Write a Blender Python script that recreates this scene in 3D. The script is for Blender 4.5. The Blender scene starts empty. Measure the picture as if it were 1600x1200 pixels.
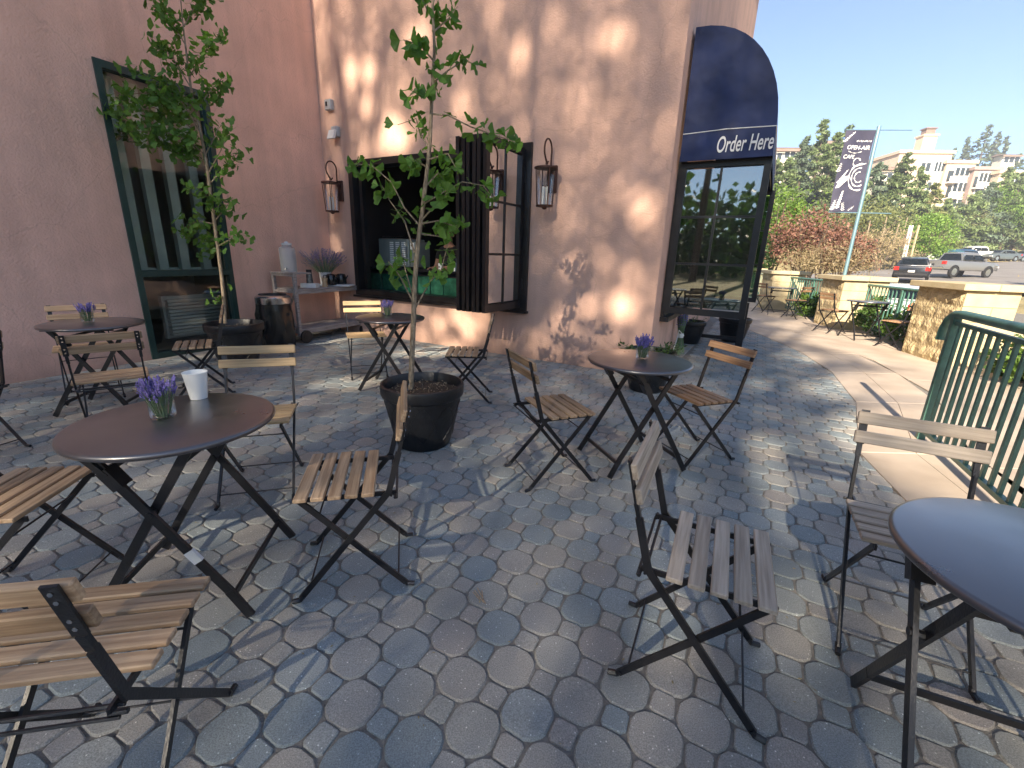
import bpy, math, random
import numpy as np
from mathutils import Vector, Matrix
random.seed(7)
rng = np.random.default_rng(7)
R = math.radians
sc = bpy.context.scene
COL = sc.collection

# ------------------------------------------------------------------ camera, sky, sun, exposure
F_PX, PITCH, ROLL, CAM_H = 695.22, 0.28434, 0.03145, 1.316
cp, sp_, cr, sr = math.cos(PITCH), math.sin(PITCH), math.cos(ROLL), math.sin(ROLL)
FW = Vector((0, cp, -sp_)); UP0 = Vector((0, sp_, cp)); RT0 = Vector((1, 0, 0))
RT = RT0*cr + UP0*sr
UP = -RT0*sr + UP0*cr
CAMPOS = Vector((0, 0, CAM_H))
camd = bpy.data.cameras.new('camera'); cam = bpy.data.objects.new('camera', camd); COL.objects.link(cam)
camd.sensor_width = 36; camd.lens = 36*F_PX/1600; camd.clip_end = 3000; camd.clip_start = .02
M = Matrix((RT, UP, -FW)).transposed().to_4x4(); M.translation = CAMPOS
cam.matrix_world = M
sc.camera = cam
SUN_H = Vector((.431, .902)).normalized()      # horizontal travel of the light
SUN_E = R(28.5)
LDIR = Vector((SUN_H.x*math.cos(SUN_E), SUN_H.y*math.cos(SUN_E), -math.sin(SUN_E)))
w = bpy.data.worlds.new('World'); sc.world = w; w.use_nodes = True
nt = w.node_tree; bg = nt.nodes['Background']; sky = nt.nodes.new('ShaderNodeTexSky')
sky.sky_type = 'NISHITA'; sky.sun_disc = False; sky.sun_elevation = SUN_E
sky.sun_rotation = math.atan2(-LDIR.x, -LDIR.y)
sky.altitude = 1900; sky.air_density = 1.0; sky.dust_density = .15; sky.ozone_density = 3.0
nt.links.new(sky.outputs[0], bg.inputs[0]); bg.inputs[1].default_value = .050
sl = bpy.data.lights.new('sun', 'SUN'); sun = bpy.data.objects.new('sun', sl); COL.objects.link(sun)
sl.energy = 3.6; sl.angle = R(.55); sl.color = (1, .86, .68)
sun.rotation_euler = LDIR.to_track_quat('-Z', 'Y').to_euler()
sc.view_settings.view_transform = 'Standard'; sc.view_settings.look = 'None'
sc.view_settings.exposure = 2.35; sc.view_settings.gamma = 1

def ray(px, py):
    return FW + RT*((px-800)/F_PX) - UP*((py-600)/F_PX)
def gnd(px, py, z=0):
    d = ray(px, py); return CAMPOS + d*((z-CAM_H)/d.z)
def at(px, py, Y):
    d = ray(px, py); return CAMPOS + d*(Y/d.y)

# ------------------------------------------------------------------ helpers
class MB:
    def __init__(s): s.v = []; s.f = []
    def add(s, vs, fs):
        n = len(s.v); s.v += [tuple(q) for q in vs]; s.f += [tuple(i+n for i in f) for f in fs]; return s
    def box(s, x0, x1, y0, y1, z0, z1, c=0):
        if c <= 0:
            return s.add([(x0,y0,z0),(x1,y0,z0),(x1,y1,z0),(x0,y1,z0),(x0,y0,z1),(x1,y0,z1),(x1,y1,z1),(x0,y1,z1)],
                         [(3,2,1,0),(4,5,6,7),(0,1,5,4),(1,2,6,5),(2,3,7,6),(3,0,4,7)])
        return s.obox(((x0+x1)/2,(y0+y1)/2,(z0+z1)/2), (1,0,0), (0,1,0), (0,0,1), (x1-x0)/2, (y1-y0)/2, (z1-z0)/2, c)
    def obox(s, o, X, Y, Z, a, b, c_, ch=0):
        o, X, Y, Z = Vector(o), Vector(X), Vector(Y), Vector(Z)
        if ch <= 0:
            vs = [o+X*a*i+Y*b*j+Z*c_*k for k in(-1,1) for (i,j) in((-1,-1),(1,-1),(1,1),(-1,1))]
            return s.add(vs, [(3,2,1,0),(4,5,6,7),(0,1,5,4),(1,2,6,5),(2,3,7,6),(3,0,4,7)])
        vs = []; idx = {}
        for i in(-1,1):
            for j in(-1,1):
                for k in(-1,1):
                    for n,(da,db,dc) in enumerate(((0,ch,ch),(ch,0,ch),(ch,ch,0))):
                        idx[i,j,k,n] = len(vs); vs.append(o+X*i*(a-da)+Y*j*(b-db)+Z*k*(c_-dc))
        fs = []
        def q(l, want):
            p = [vs[i] for i in l]; nn = (p[1]-p[0]).cross(p[2]-p[0])
            fs.append(tuple(l) if nn.dot(want) > 0 else tuple(reversed(l)))
        for g in(-1,1):
            q([idx[g,-1,-1,0],idx[g,1,-1,0],idx[g,1,1,0],idx[g,-1,1,0]], X*g)
            q([idx[-1,g,-1,1],idx[1,g,-1,1],idx[1,g,1,1],idx[-1,g,1,1]], Y*g)
            q([idx[-1,-1,g,2],idx[1,-1,g,2],idx[1,1,g,2],idx[-1,1,g,2]], Z*g)
            for h in(-1,1):
                q([idx[g,h,-1,0],idx[g,h,1,0],idx[g,h,1,1],idx[g,h,-1,1]], X*g+Y*h)
                q([idx[g,-1,h,0],idx[g,1,h,0],idx[g,1,h,2],idx[g,-1,h,2]], X*g+Z*h)
                q([idx[-1,g,h,1],idx[1,g,h,1],idx[1,g,h,2],idx[-1,g,h,2]], Y*g+Z*h)
                for k in(-1,1): q([idx[g,h,k,0],idx[g,h,k,1],idx[g,h,k,2]], X*g+Y*h+Z*k)
        return s.add(vs, fs)
    def bar(s, p, q, w_, t_, n=(0,0,1), ch=0):
        p, q = Vector(p), Vector(q); d = (q-p); L = d.length; d.normalize(); n = Vector(n)
        S = d.cross(n)
        if S.length < 1e-5: S = d.cross(Vector((1,0,0)))
        S.normalize(); N = S.cross(d).normalized()
        return s.obox((p+q)/2, S, N, d, w_/2, t_/2, L/2, ch)
    def tube(s, pts, r, n=8, cap=True):
        pts = [Vector(p) for p in pts]; m = len(pts)
        rr = r if isinstance(r, (list, tuple)) else [r]*m
        vs = []; up = None
        for i, p in enumerate(pts):
            d = (pts[min(i+1, m-1)]-pts[max(i-1, 0)]).normalized()
            if up is None:
                up = Vector((0,0,1)) if abs(d.z) < .9 else Vector((1,0,0))
            a = d.cross(up)
            if a.length < 1e-4: a = d.cross(Vector((0,1,0)))
            a.normalize(); b = a.cross(d); up = b
            for k in range(n):
                t = 2*math.pi*k/n; vs.append(p+(a*math.cos(t)+b*math.sin(t))*rr[i])
        fs = [(i*n+k, i*n+(k+1) % n, (i+1)*n+(k+1) % n, (i+1)*n+k) for i in range(m-1) for k in range(n)]
        if cap: fs += [tuple(reversed(range(n))), tuple(range((m-1)*n, m*n))]
        return s.add(vs, fs)
    def lathe(s, prof, n=24, c=(0,0,0), cap0=False, cap1=False):
        vs = [(c[0]+r*math.cos(2*math.pi*k/n), c[1]+r*math.sin(2*math.pi*k/n), c[2]+z) for r, z in prof for k in range(n)]
        m = len(prof)
        fs = [(i*n+k, i*n+(k+1) % n, (i+1)*n+(k+1) % n, (i+1)*n+k) for i in range(m-1) for k in range(n)]
        if cap0: fs.append(tuple(reversed(range(n))))
        if cap1: fs.append(tuple(range((m-1)*n, m*n)))
        return s.add(vs, fs)
    def prism(s, pts, o, X, Y, N, t0, t1):
        """polygon pts (a,b) in the plane o + X a + Y b, thick from t0 to t1 along N"""
        o, X, Y, N = Vector(o), Vector(X), Vector(Y), Vector(N); n = len(pts)
        vs = [o+X*a+Y*b+N*t0 for a, b in pts]+[o+X*a+Y*b+N*t1 for a, b in pts]
        return s.add(vs, [tuple(reversed(range(n))), tuple(range(n, 2*n))]+[(i, (i+1) % n, n+(i+1) % n, n+i) for i in range(n)])
    def mesh(s, name, m, smooth=False, angle=40):
        me = bpy.data.meshes.new(name); me.from_pydata(s.v, [], s.f); me.update()
        if m: me.materials.append(m)
        if smooth:
            me.polygons.foreach_set('use_smooth', [True]*len(me.polygons)); me.set_sharp_from_angle(angle=R(angle))
        return me
    def obj(s, name, m, parent=None, smooth=False, kind=None, label=None):
        return link(name, s.mesh(name, m, smooth), parent, kind, label)
def link(name, data, parent=None, kind=None, label=None):
    o = bpy.data.objects.new(name, data); COL.objects.link(o)
    if parent: o.parent = parent
    if kind: o['kind'] = kind
    if label: o['label'] = label
    return o
def tag(o, label, cat, group=None, kind=None):
    o['label'] = label; o['category'] = cat
    if group: o['group'] = group
    if kind: o['kind'] = kind
    return o
def thing(name, label, cat, loc=(0,0,0), rz=0, group=None):
    o = bpy.data.objects.new(name, None); COL.objects.link(o); o.location = loc; o.rotation_euler = (0,0,rz)
    o.empty_display_size = .1
    return tag(o, label, cat, group)
def dup(root, loc, rz, label=None):
    def cp(o, par):
        c = o.copy(); COL.objects.link(c); c.parent = par
        for ch in kids.get(o.name, []): cp(ch, c)
        return c
    kids = {}
    for o in list(COL.objects):
        if o.parent: kids.setdefault(o.parent.name, []).append(o)
    c = cp(root, None); c.location = loc; c.rotation_euler = (0,0,rz)
    if label: c['label'] = label
    return c
def struct(mb, name, m, smooth=False):
    o = mb.obj(name, m, None, smooth); o['kind'] = 'structure'; return o

# ------------------------------------------------------------------ materials
def mat(name, col, rough=.6, metal=0., var=0., scale=8., bump=0., bscale=60., ovar=0., stretch=None, col2=None,
        spec=.5, bdist=.01, ivar=0., coat=0., detail=4., mottle=0., mscale=1.2, sub=0.):
    m = bpy.data.materials.new(name); m.use_nodes = True; t = m.node_tree; N = t.nodes; L = t.links
    b = N['Principled BSDF']; b.inputs['Roughness'].default_value = rough; b.inputs['Metallic'].default_value = metal
    b.inputs['Specular IOR Level'].default_value = spec
    if coat: b.inputs['Coat Weight'].default_value = coat; b.inputs['Coat Roughness'].default_value = .08
    tc = N.new('ShaderNodeTexCoord'); vec = tc.outputs['Object']
    oi = N.new('ShaderNodeObjectInfo')
    if stretch:
        ad = N.new('ShaderNodeVectorMath'); ad.operation = 'MULTIPLY_ADD'; L.new(vec, ad.inputs[0]); ad.inputs[1].default_value = stretch
        cb = N.new('ShaderNodeCombineXYZ'); mu = N.new('ShaderNodeMath'); mu.operation = 'MULTIPLY'; mu.inputs[1].default_value = 97
        L.new(oi.outputs['Random'], mu.inputs[0]); L.new(mu.outputs[0], cb.inputs[0]); L.new(mu.outputs[0], cb.inputs[1]); L.new(cb.outputs[0], ad.inputs[2])
        vec = ad.outputs[0]
    c1 = tuple(c*(1-var) for c in col)+(1,); c2 = tuple(min(1, c*(1+var)) for c in (col2 or col))+(1,)
    if col2: c1 = col+(1,); c2 = col2+(1,)
    cur = None
    if var or col2:
        no = N.new('ShaderNodeTexNoise'); no.inputs['Scale'].default_value = scale; no.inputs['Detail'].default_value = detail; L.new(vec, no.inputs['Vector'])
        ra = N.new('ShaderNodeValToRGB'); ra.color_ramp.elements[0].position = .32; ra.color_ramp.elements[1].position = .68
        ra.color_ramp.elements[0].color = c1; ra.color_ramp.elements[1].color = c2; L.new(no.outputs['Fac'], ra.inputs[0]); cur = ra.outputs[0]
    if cur is None:
        rgb = N.new('ShaderNodeRGB'); rgb.outputs[0].default_value = col+(1,); cur = rgb.outputs[0]
    def vmul(cur, src, lo, hi):
        mr = N.new('ShaderNodeMapRange'); mr.inputs['To Min'].default_value = lo; mr.inputs['To Max'].default_value = hi; L.new(src, mr.inputs[0])
        h = N.new('ShaderNodeHueSaturation'); L.new(mr.outputs[0], h.inputs['Value']); L.new(cur, h.inputs['Color']); return h.outputs[0]
    if ovar: cur = vmul(cur, oi.outputs['Random'], 1-ovar, 1+ovar)
    if ivar:
        g = N.new('ShaderNodeNewGeometry'); cur = vmul(cur, g.outputs['Random Per Island'], 1-ivar, 1+ivar)
    if mottle:
        n2 = N.new('ShaderNodeTexNoise'); n2.inputs['Scale'].default_value = mscale; n2.inputs['Detail'].default_value = 5
        g2 = N.new('ShaderNodeNewGeometry'); L.new(g2.outputs['Position'], n2.inputs['Vector'])
        mr = N.new('ShaderNodeMapRange'); mr.inputs['From Min'].default_value = .3; mr.inputs['From Max'].default_value = .7
        L.new(n2.outputs['Fac'], mr.inputs[0]); cur = vmul(cur, mr.outputs[0], 1-mottle, 1+mottle)
    L.new(cur, b.inputs['Base Color'])
    if bump:
        nb = N.new('ShaderNodeTexNoise'); nb.inputs['Scale'].default_value = bscale; nb.inputs['Detail'].default_value = 3; L.new(vec, nb.inputs['Vector'])
        bu = N.new('ShaderNodeBump'); bu.inputs['Strength'].default_value = bump; bu.inputs['Distance'].default_value = bdist
        L.new(nb.outputs['Fac'], bu.inputs['Height']); L.new(bu.outputs[0], b.inputs['Normal'])
    m['out'] = 1
    return m
def glass(name, tint=(.8,.85,.82), refl=1.0, rough=.02, mixb=.0):
    m = bpy.data.materials.new(name); m.use_nodes = True; t = m.node_tree; N = t.nodes; L = t.links
    N.remove(N['Principled BSDF']); out = N['Material Output']
    tr = N.new('ShaderNodeBsdfTransparent'); tr.inputs[0].default_value = tint+(1,)
    gl = N.new('ShaderNodeBsdfGlossy'); gl.inputs['Roughness'].default_value = rough
    fr = N.new('ShaderNodeFresnel'); fr.inputs[0].default_value = 1.5
    mr = N.new('ShaderNodeMath'); mr.operation = 'MULTIPLY_ADD'; mr.inputs[1].default_value = 1.7*refl; mr.inputs[2].default_value = mixb; mr.use_clamp = True
    mx = N.new('ShaderNodeMixShader'); L.new(fr.outputs[0], mr.inputs[0]); L.new(mr.outputs[0], mx.inputs[0]); L.new(tr.outputs[0], mx.inputs[1]); L.new(gl.outputs[0], mx.inputs[2])
    L.new(mx.outputs[0], out.inputs[0]); return m
def leafmat(name, c1, c2, rough=.5, trans=.35, ivar=.35, ovar=.2):
    m = mat(name, c1, rough, col2=c2, scale=1.7, ivar=ivar, ovar=ovar, spec=.35)
    t = m.node_tree; N = t.nodes; L = t.links; b = N['Principled BSDF']; out = N['Material Output']
    tl = N.new('ShaderNodeBsdfTranslucent'); src = b.inputs['Base Color'].links[0].from_socket
    g = N.new('ShaderNodeMix'); g.data_type = 'RGBA'; g.blend_type = 'MULTIPLY'; g.inputs[0].default_value = 1; L.new(src, g.inputs[6]); g.inputs[7].default_value = (1.3,1.5,.6,1)
    L.new(g.outputs[2], tl.inputs[0])
    mx = N.new('ShaderNodeMixShader'); mx.inputs[0].default_value = trans; L.new(b.outputs[0], mx.inputs[1]); L.new(tl.outputs[0], mx.inputs[2]); L.new(mx.outputs[0], out.inputs[0])
    return m
def weather(m, base_z=.35):
    """splash dirt along the foot of a wall, faint run-off streaks and hairline cracks"""
    t = m.node_tree; N = t.nodes; L = t.links; b = N['Principled BSDF']; src = b.inputs['Base Color'].links[0].from_socket
    g = N.new('ShaderNodeNewGeometry'); sp = N.new('ShaderNodeSeparateXYZ'); L.new(g.outputs['Position'], sp.inputs[0])
    n1 = N.new('ShaderNodeTexNoise'); n1.inputs['Scale'].default_value = 5; n1.inputs['Detail'].default_value = 6; L.new(g.outputs['Position'], n1.inputs['Vector'])
    a = N.new('ShaderNodeMath'); a.operation = 'MULTIPLY_ADD'; a.inputs[1].default_value = .5; L.new(n1.outputs[0], a.inputs[0]); a.inputs[2].default_value = -.25
    z = N.new('ShaderNodeMath'); z.operation = 'SUBTRACT'; L.new(sp.outputs[2], z.inputs[0]); L.new(a.outputs[0], z.inputs[1])
    mr = N.new('ShaderNodeMapRange'); mr.inputs['From Max'].default_value = base_z; mr.inputs['To Min'].default_value = .74; mr.inputs['To Max'].default_value = 1; L.new(z.outputs[0], mr.inputs[0])
    st = N.new('ShaderNodeVectorMath'); st.operation = 'MULTIPLY'; st.inputs[1].default_value = (7, 7, .45); L.new(g.outputs['Position'], st.inputs[0])
    n2 = N.new('ShaderNodeTexNoise'); n2.inputs['Scale'].default_value = 1; n2.inputs['Detail'].default_value = 5; L.new(st.outputs[0], n2.inputs['Vector'])
    m2 = N.new('ShaderNodeMapRange'); m2.inputs['From Min'].default_value = .35; m2.inputs['From Max'].default_value = .7; m2.inputs['To Min'].default_value = 1.04; m2.inputs['To Max'].default_value = .91; L.new(n2.outputs[0], m2.inputs[0])
    ds = N.new('ShaderNodeMix'); ds.data_type = 'VECTOR'; ds.inputs[0].default_value = .18; L.new(g.outputs['Position'], ds.inputs[4]); L.new(n1.outputs[1], ds.inputs[5])
    v = N.new('ShaderNodeTexVoronoi'); v.feature = 'DISTANCE_TO_EDGE'; v.inputs['Scale'].default_value = .75; L.new(ds.outputs[1], v.inputs['Vector'])
    m3 = N.new('ShaderNodeMapRange'); m3.inputs['From Max'].default_value = .004; m3.inputs['To Min'].default_value = .86; m3.inputs['To Max'].default_value = 1; L.new(v.outputs[0], m3.inputs[0])
    x = N.new('ShaderNodeMath'); x.operation = 'MULTIPLY'; L.new(mr.outputs[0], x.inputs[0]); L.new(m2.outputs[0], x.inputs[1])
    y = N.new('ShaderNodeMath'); y.operation = 'MULTIPLY'; L.new(x.outputs[0], y.inputs[0]); L.new(m3.outputs[0], y.inputs[1])
    h = N.new('ShaderNodeHueSaturation'); L.new(src, h.inputs['Color']); L.new(y.outputs[0], h.inputs['Value']); L.new(h.outputs[0], b.inputs['Base Color'])
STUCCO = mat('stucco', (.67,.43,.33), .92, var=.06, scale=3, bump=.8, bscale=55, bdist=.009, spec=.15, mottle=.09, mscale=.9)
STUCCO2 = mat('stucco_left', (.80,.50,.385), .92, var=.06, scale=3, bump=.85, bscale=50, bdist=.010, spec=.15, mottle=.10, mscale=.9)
weather(STUCCO); weather(STUCCO2)
BLACK = mat('black_metal', (.012,.012,.014), .38, .0, var=.3, scale=15, bump=.1, bscale=120, spec=.5)
def worn_top(m):
    t = m.node_tree; N = t.nodes; L = t.links; b = N['Principled BSDF']; g = N.new('ShaderNodeNewGeometry')
    n = N.new('ShaderNodeTexNoise'); n.inputs['Scale'].default_value = 6; n.inputs['Detail'].default_value = 6; L.new(g.outputs['Position'], n.inputs['Vector'])
    v = N.new('ShaderNodeTexVoronoi'); v.inputs['Scale'].default_value = 5.5; L.new(g.outputs['Position'], v.inputs['Vector'])
    r = N.new('ShaderNodeMath'); r.operation = 'COMPARE'; r.inputs[1].default_value = .24; r.inputs[2].default_value = .018; L.new(v.outputs['Distance'], r.inputs[0])
    k = N.new('ShaderNodeMath'); k.operation = 'MULTIPLY'; k.inputs[1].default_value = .0; L.new(r.outputs[0], k.inputs[0])
    m1 = N.new('ShaderNodeMapRange'); m1.inputs['From Min'].default_value = .3; m1.inputs['From Max'].default_value = .7; m1.inputs['To Min'].default_value = .27; m1.inputs['To Max'].default_value = .36; L.new(n.outputs[0], m1.inputs[0])
    a = N.new('ShaderNodeMath'); a.operation = 'ADD'; L.new(m1.outputs[0], a.inputs[0]); L.new(k.outputs[0], a.inputs[1]); L.new(a.outputs[0], b.inputs['Roughness']); L.new(a.outputs[0], b.inputs['Coat Roughness'])
BRONZE = mat('bronze_frame', (.014,.012,.0115), .35, 0, var=.3, scale=4, spec=.5)
LANT = mat('lantern_copper', (.07,.03,.02), .45, .5, var=.4, scale=12)
GREENF = mat('green_frame', (.018,.05,.043), .35, 0, var=.2, scale=6)
GREENR = mat('green_rail', (.065,.16,.125), .42, 0, var=.22, scale=14, bump=.12, bscale=60)
TABLE = mat('table_top', (.024,.023,.030), .32, 0, var=.2, scale=5, bump=.04, bscale=300, spec=.7, bdist=.002, coat=1.0)
TABLE.node_tree.nodes['Principled BSDF'].inputs['Coat IOR'].default_value = 1.8
worn_top(TABLE)
WOOD = mat('acacia_wood', (.26,.165,.095), .6, col2=(.47,.335,.21), scale=3.2, ovar=.28, stretch=(1.2,26,26), bump=.3, bscale=8, spec=.35, bdist=.004, mottle=.12, mscale=5, detail=7)
WOODG = mat('weathered_wood', (.31,.25,.19), .68, col2=(.52,.44,.345), scale=3.2, ovar=.18, stretch=(1.2,26,26), bump=.3, bscale=8, spec=.3, bdist=.004, detail=7)
WOODH = mat('honey_wood', (.36,.235,.12), .58, col2=(.56,.40,.22), scale=3.2, ovar=.15, stretch=(1.2,26,26), bump=.3, bscale=8, spec=.35, bdist=.004, detail=7)
CARTW = mat('cart_wood', (.26,.22,.20), .8, col2=(.46,.40,.365), scale=3, ovar=.15, stretch=(2,14,14), bump=.3, bscale=10, spec=.2, bdist=.004, detail=7)
POT = mat('black_pot', (.009,.010,.012), .42, 0, var=.4, scale=20, bump=.25, bscale=30)
SOIL = mat('soil', (.018,.012,.008), .95, col2=(.06,.038,.022), scale=55, bump=1, bscale=70, bdist=.02)
BARK = mat('young_bark', (.13,.095,.06), .85, col2=(.36,.29,.20), scale=11, stretch=(8,8,2.5), bump=.5, bscale=9)
BARKD = mat('dark_bark', (.07,.05,.035), .9, col2=(.15,.11,.08), scale=6, bump=.6, bscale=12)
RAG = mat('raffia', (.36,.22,.11), .7, col2=(.6,.45,.28), scale=6, stretch=(14,14,1), bump=.4, bscale=12)
CREAM = mat('cream_block', (.40,.31,.165), .9, col2=(.52,.42,.25), scale=9, bump=.9, bscale=26, bdist=.03, ovar=.08)
CREAMS = mat('cream_cap', (.42,.345,.20), .85, col2=(.50,.42,.27), scale=5, bump=.25, bscale=60, ovar=.05)
CONC = mat('concrete', (.37,.30,.235), .9, col2=(.45,.375,.30), scale=1.8, bump=.35, bscale=140, bdist=.004, mottle=.17, mscale=.9, detail=9)
WHITE = mat('white_paint', (.75,.75,.73), .5, var=.04, scale=8)
PAPER = mat('paper_cup', (.84,.84,.80), .6, var=.02, scale=8)
CHROME = mat('chrome', (.6,.6,.6), .18, 1.0, var=.05, scale=8)
NAVY = mat('navy_canvas', (.010,.022,.085), .6, 0, var=.25, scale=4, bump=.5, bscale=2.2, bdist=.06, spec=.4, mottle=.15, mscale=3)
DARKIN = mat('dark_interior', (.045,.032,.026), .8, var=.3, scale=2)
GLASSD = glass('window_glass', (.90,.94,.91), 1.0)
GLASSR = glass('mirror_glass', (.35,.40,.38), 1.8, .03, .18)
GLASSO = glass('order_glass', (.30,.40,.36), 2.0, .02, .12)
GLASSC = glass('clear_glass', (.975,.985,.985), .40)
GREENTILE = mat('green_tile', (.03,.13,.075), .2, 0, var=.35, scale=14, ovar=.4)
LAV = mat('lavender', (.10,.085,.30), .8, col2=(.20,.16,.42), scale=60, ivar=.3)
STEM = mat('stem_green', (.13,.20,.10), .8, var=.3, scale=30)
GINKGO = leafmat('ginkgo_leaf', (.085,.20,.04), (.19,.34,.07), trans=.45)
TREELEAF = leafmat('tree_leaf', (.035,.075,.018), (.085,.15,.035))
# ------------------------------------------------------------------ ground
def hz(x, y):
    s = x*.68+y*.73
    z = .045*min(max(s-40, 0), 50)
    if x > 9: z -= .8*min(1, (x-9)/2)*min(1, max(0, (36-s)/14))
    e = y-(44+.8*min(max(x-30, 0), 34))
    if e > 0: z += min(.42*e*e/(e+7), 13)
    return z-.03
def terrain():
    xs = np.concatenate([np.arange(-120, -10, 10), np.arange(-10, 130, 4), np.arange(130, 260, 18)])
    ys = np.concatenate([np.arange(-100, -10, 15), np.arange(-10, 150, 4), np.arange(150, 230, 18)])
    vs = [(x, y, min(hz(x, y), 55)+(random.uniform(-.12, .12) if math.hypot(x, y) > 45 else 0)) for y in ys for x in xs]
    nx = len(xs)
    return vs, [(j*nx+i, j*nx+i+1, (j+1)*nx+i+1, (j+1)*nx+i) for j in range(len(ys)-1) for i in range(nx-1)]
DRY = mat('dry_grass', (.20,.165,.075), .95, col2=(.33,.27,.13), scale=.35, bump=1, bscale=3, bdist=.15, detail=9)
g = MB(); g.add(*terrain()); struct(g, 'ground', DRY, True)
JOINT = mat('joint_sand', (.13,.125,.115), .95, col2=(.24,.22,.19), scale=30, bump=.6, bscale=120)
BND = [(-2.2,-4.5), (-.2,-1.6), (1.55,-.5), (1.95,.8), (2.25,2.4), (2.62,3.15), (3.7,4.6), (4.35,6.3), (4.68,8.5), (4.85,12), (5.0,18)]
def bx(y):
    for (x0, y0), (x1, y1) in zip(BND, BND[1:]):
        if y <= y1: return x0+(x1-x0)*(y-y0)/(y1-y0)
    return BND[-1][0]
C2 = Vector((1.56, 5.0, 0)); K = Vector((-3.03, 7.55, 0)); TM = (K-C2).normalized(); NM = Vector((-TM.y, TM.x, 0))
if NM.y > 0: NM = -NM
L0 = Vector((-4.24, 5.04, 0)); TL = (K-L0).normalized(); NL = Vector((TL.y, -TL.x, 0))
TF = Vector((.484, .875, 0)).normalized(); NF = Vector((TF.y, -TF.x, 0))
LENM = (K-C2).length
base = MB(); base.box(-7, 5.2, -4.5, 18, -.04, -.0075)
patio = struct(base, 'paver_patio', JOINT)
# pavers: rounded octagons with small squares between them
PAVM = bpy.data.materials.new('paver_stone'); PAVM.use_nodes = True
def paver_nodes():
    t = PAVM.node_tree; N = t.nodes; L = t.links; b = N['Principled BSDF']; b.inputs['Roughness'].default_value = .88; b.inputs['Specular IOR Level'].default_value = .3
    g = N.new('ShaderNodeNewGeometry'); oi = N.new('ShaderNodeObjectInfo')
    ad = N.new('ShaderNodeMath'); ad.operation = 'ADD'; L.new(g.outputs['Random Per Island'], ad.inputs[0]); L.new(oi.outputs['Random'], ad.inputs[1])
    fr = N.new('ShaderNodeMath'); fr.operation = 'FRACT'; L.new(ad.outputs[0], fr.inputs[0])
    ra = N.new('ShaderNodeValToRGB'); e = ra.color_ramp.elements; e[0].position = 0; e[0].color = (0.214,0.248,0.256,1); e[1].position = 1; e[1].color = (0.315,0.288,0.26,1)
    for p, c in((.22,(0.246,0.277,0.281,1)), (.42,(0.282,0.302,0.296,1)), (.55,(0.307,0.306,0.278,1)), (.75,(0.343,0.32,0.281,1)), (.88,(0.286,0.277,0.256,1))):
        k = e.new(p); k.color = c
    L.new(fr.outputs[0], ra.inputs[0])
    n1 = N.new('ShaderNodeTexNoise'); n1.inputs['Scale'].default_value = 2.2; n1.inputs['Detail'].default_value = 5; L.new(g.outputs['Position'], n1.inputs['Vector'])
    n2 = N.new('ShaderNodeTexNoise'); n2.inputs['Scale'].default_value = 260; n2.inputs['Detail'].default_value = 2; L.new(g.outputs['Position'], n2.inputs['Vector'])
    v = N.new('ShaderNodeTexVoronoi'); v.inputs['Scale'].default_value = 70; L.new(g.outputs['Position'], v.inputs['Vector'])
    vr = N.new('ShaderNodeMapRange'); vr.inputs['From Min'].default_value = .02; vr.inputs['From Max'].default_value = .2; vr.inputs['To Min'].default_value = 3.0; vr.inputs['To Max'].default_value = 1; L.new(v.outputs['Distance'], vr.inputs[0])
    # only some cells carry a pale grain
    sp = N.new('ShaderNodeSeparateColor'); L.new(v.outputs['Color'], sp.inputs[0]); gt = N.new('ShaderNodeMath'); gt.operation = 'GREATER_THAN'; gt.inputs[1].default_value = .68; L.new(sp.outputs[0], gt.inputs[0])
    mx = N.new('ShaderNodeMix'); mx.inputs[2].default_value = 1; L.new(gt.outputs[0], mx.inputs[0]); L.new(vr.outputs[0], mx.inputs[3])
    r1 = N.new('ShaderNodeMapRange'); r1.inputs['From Min'].default_value = .3; r1.inputs['From Max'].default_value = .7; r1.inputs['To Min'].default_value = .76; r1.inputs['To Max'].default_value = 1.2; L.new(n1.outputs[0], r1.inputs[0])
    r2 = N.new('ShaderNodeMapRange'); r2.inputs['From Min'].default_value = .3; r2.inputs['From Max'].default_value = .7; r2.inputs['To Min'].default_value = .72; r2.inputs['To Max'].default_value = 1.28; L.new(n2.outputs[0], r2.inputs[0])
    m1 = N.new('ShaderNodeMath'); m1.operation = 'MULTIPLY'; L.new(r1.outputs[0], m1.inputs[0]); L.new(r2.outputs[0], m1.inputs[1])
    m2 = N.new('ShaderNodeMath'); m2.operation = 'MULTIPLY'; L.new(m1.outputs[0], m2.inputs[0]); L.new(mx.outputs[0], m2.inputs[1])
    h = N.new('ShaderNodeHueSaturation'); L.new(ra.outputs[0], h.inputs['Color']); L.new(m2.outputs[0], h.inputs['Value']); L.new(h.outputs[0], b.inputs['Base Color'])
    bu = N.new('ShaderNodeBump'); bu.inputs['Strength'].default_value = .5; bu.inputs['Distance'].default_value = .003; L.new(n2.outputs[0], bu.inputs['Height']); L.new(bu.outputs[0], b.inputs['Normal'])
paver_nodes()
PP, PA, PANG = .166, .056, R(17)
ca, sa = math.cos(PANG), math.sin(PANG)
H_ = PP/2
OCT = [(H_, -H_+PA), (H_, H_-PA), (H_-PA, H_), (-H_+PA, H_), (-H_, H_-PA), (-H_, -H_+PA), (-H_+PA, -H_), (H_-PA, -H_)]
SQ = [(PA, 0), (0, PA), (-PA, 0), (0, -PA)]
def bulge(poly, seg, am):
    """split edges so the stones get worn, slightly rounded outlines"""
    out = []; n = len(poly)
    for i in range(n):
        a, b = Vector(poly[i]), Vector(poly[(i+1) % n]); pr = Vector(poly[i-1])
        out.append(a*.86+b*.07+pr*.07)
        for k in range(1, seg+1):
            m_ = a.lerp(b, k/(seg+1)); out.append(m_)
    return out
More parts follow.
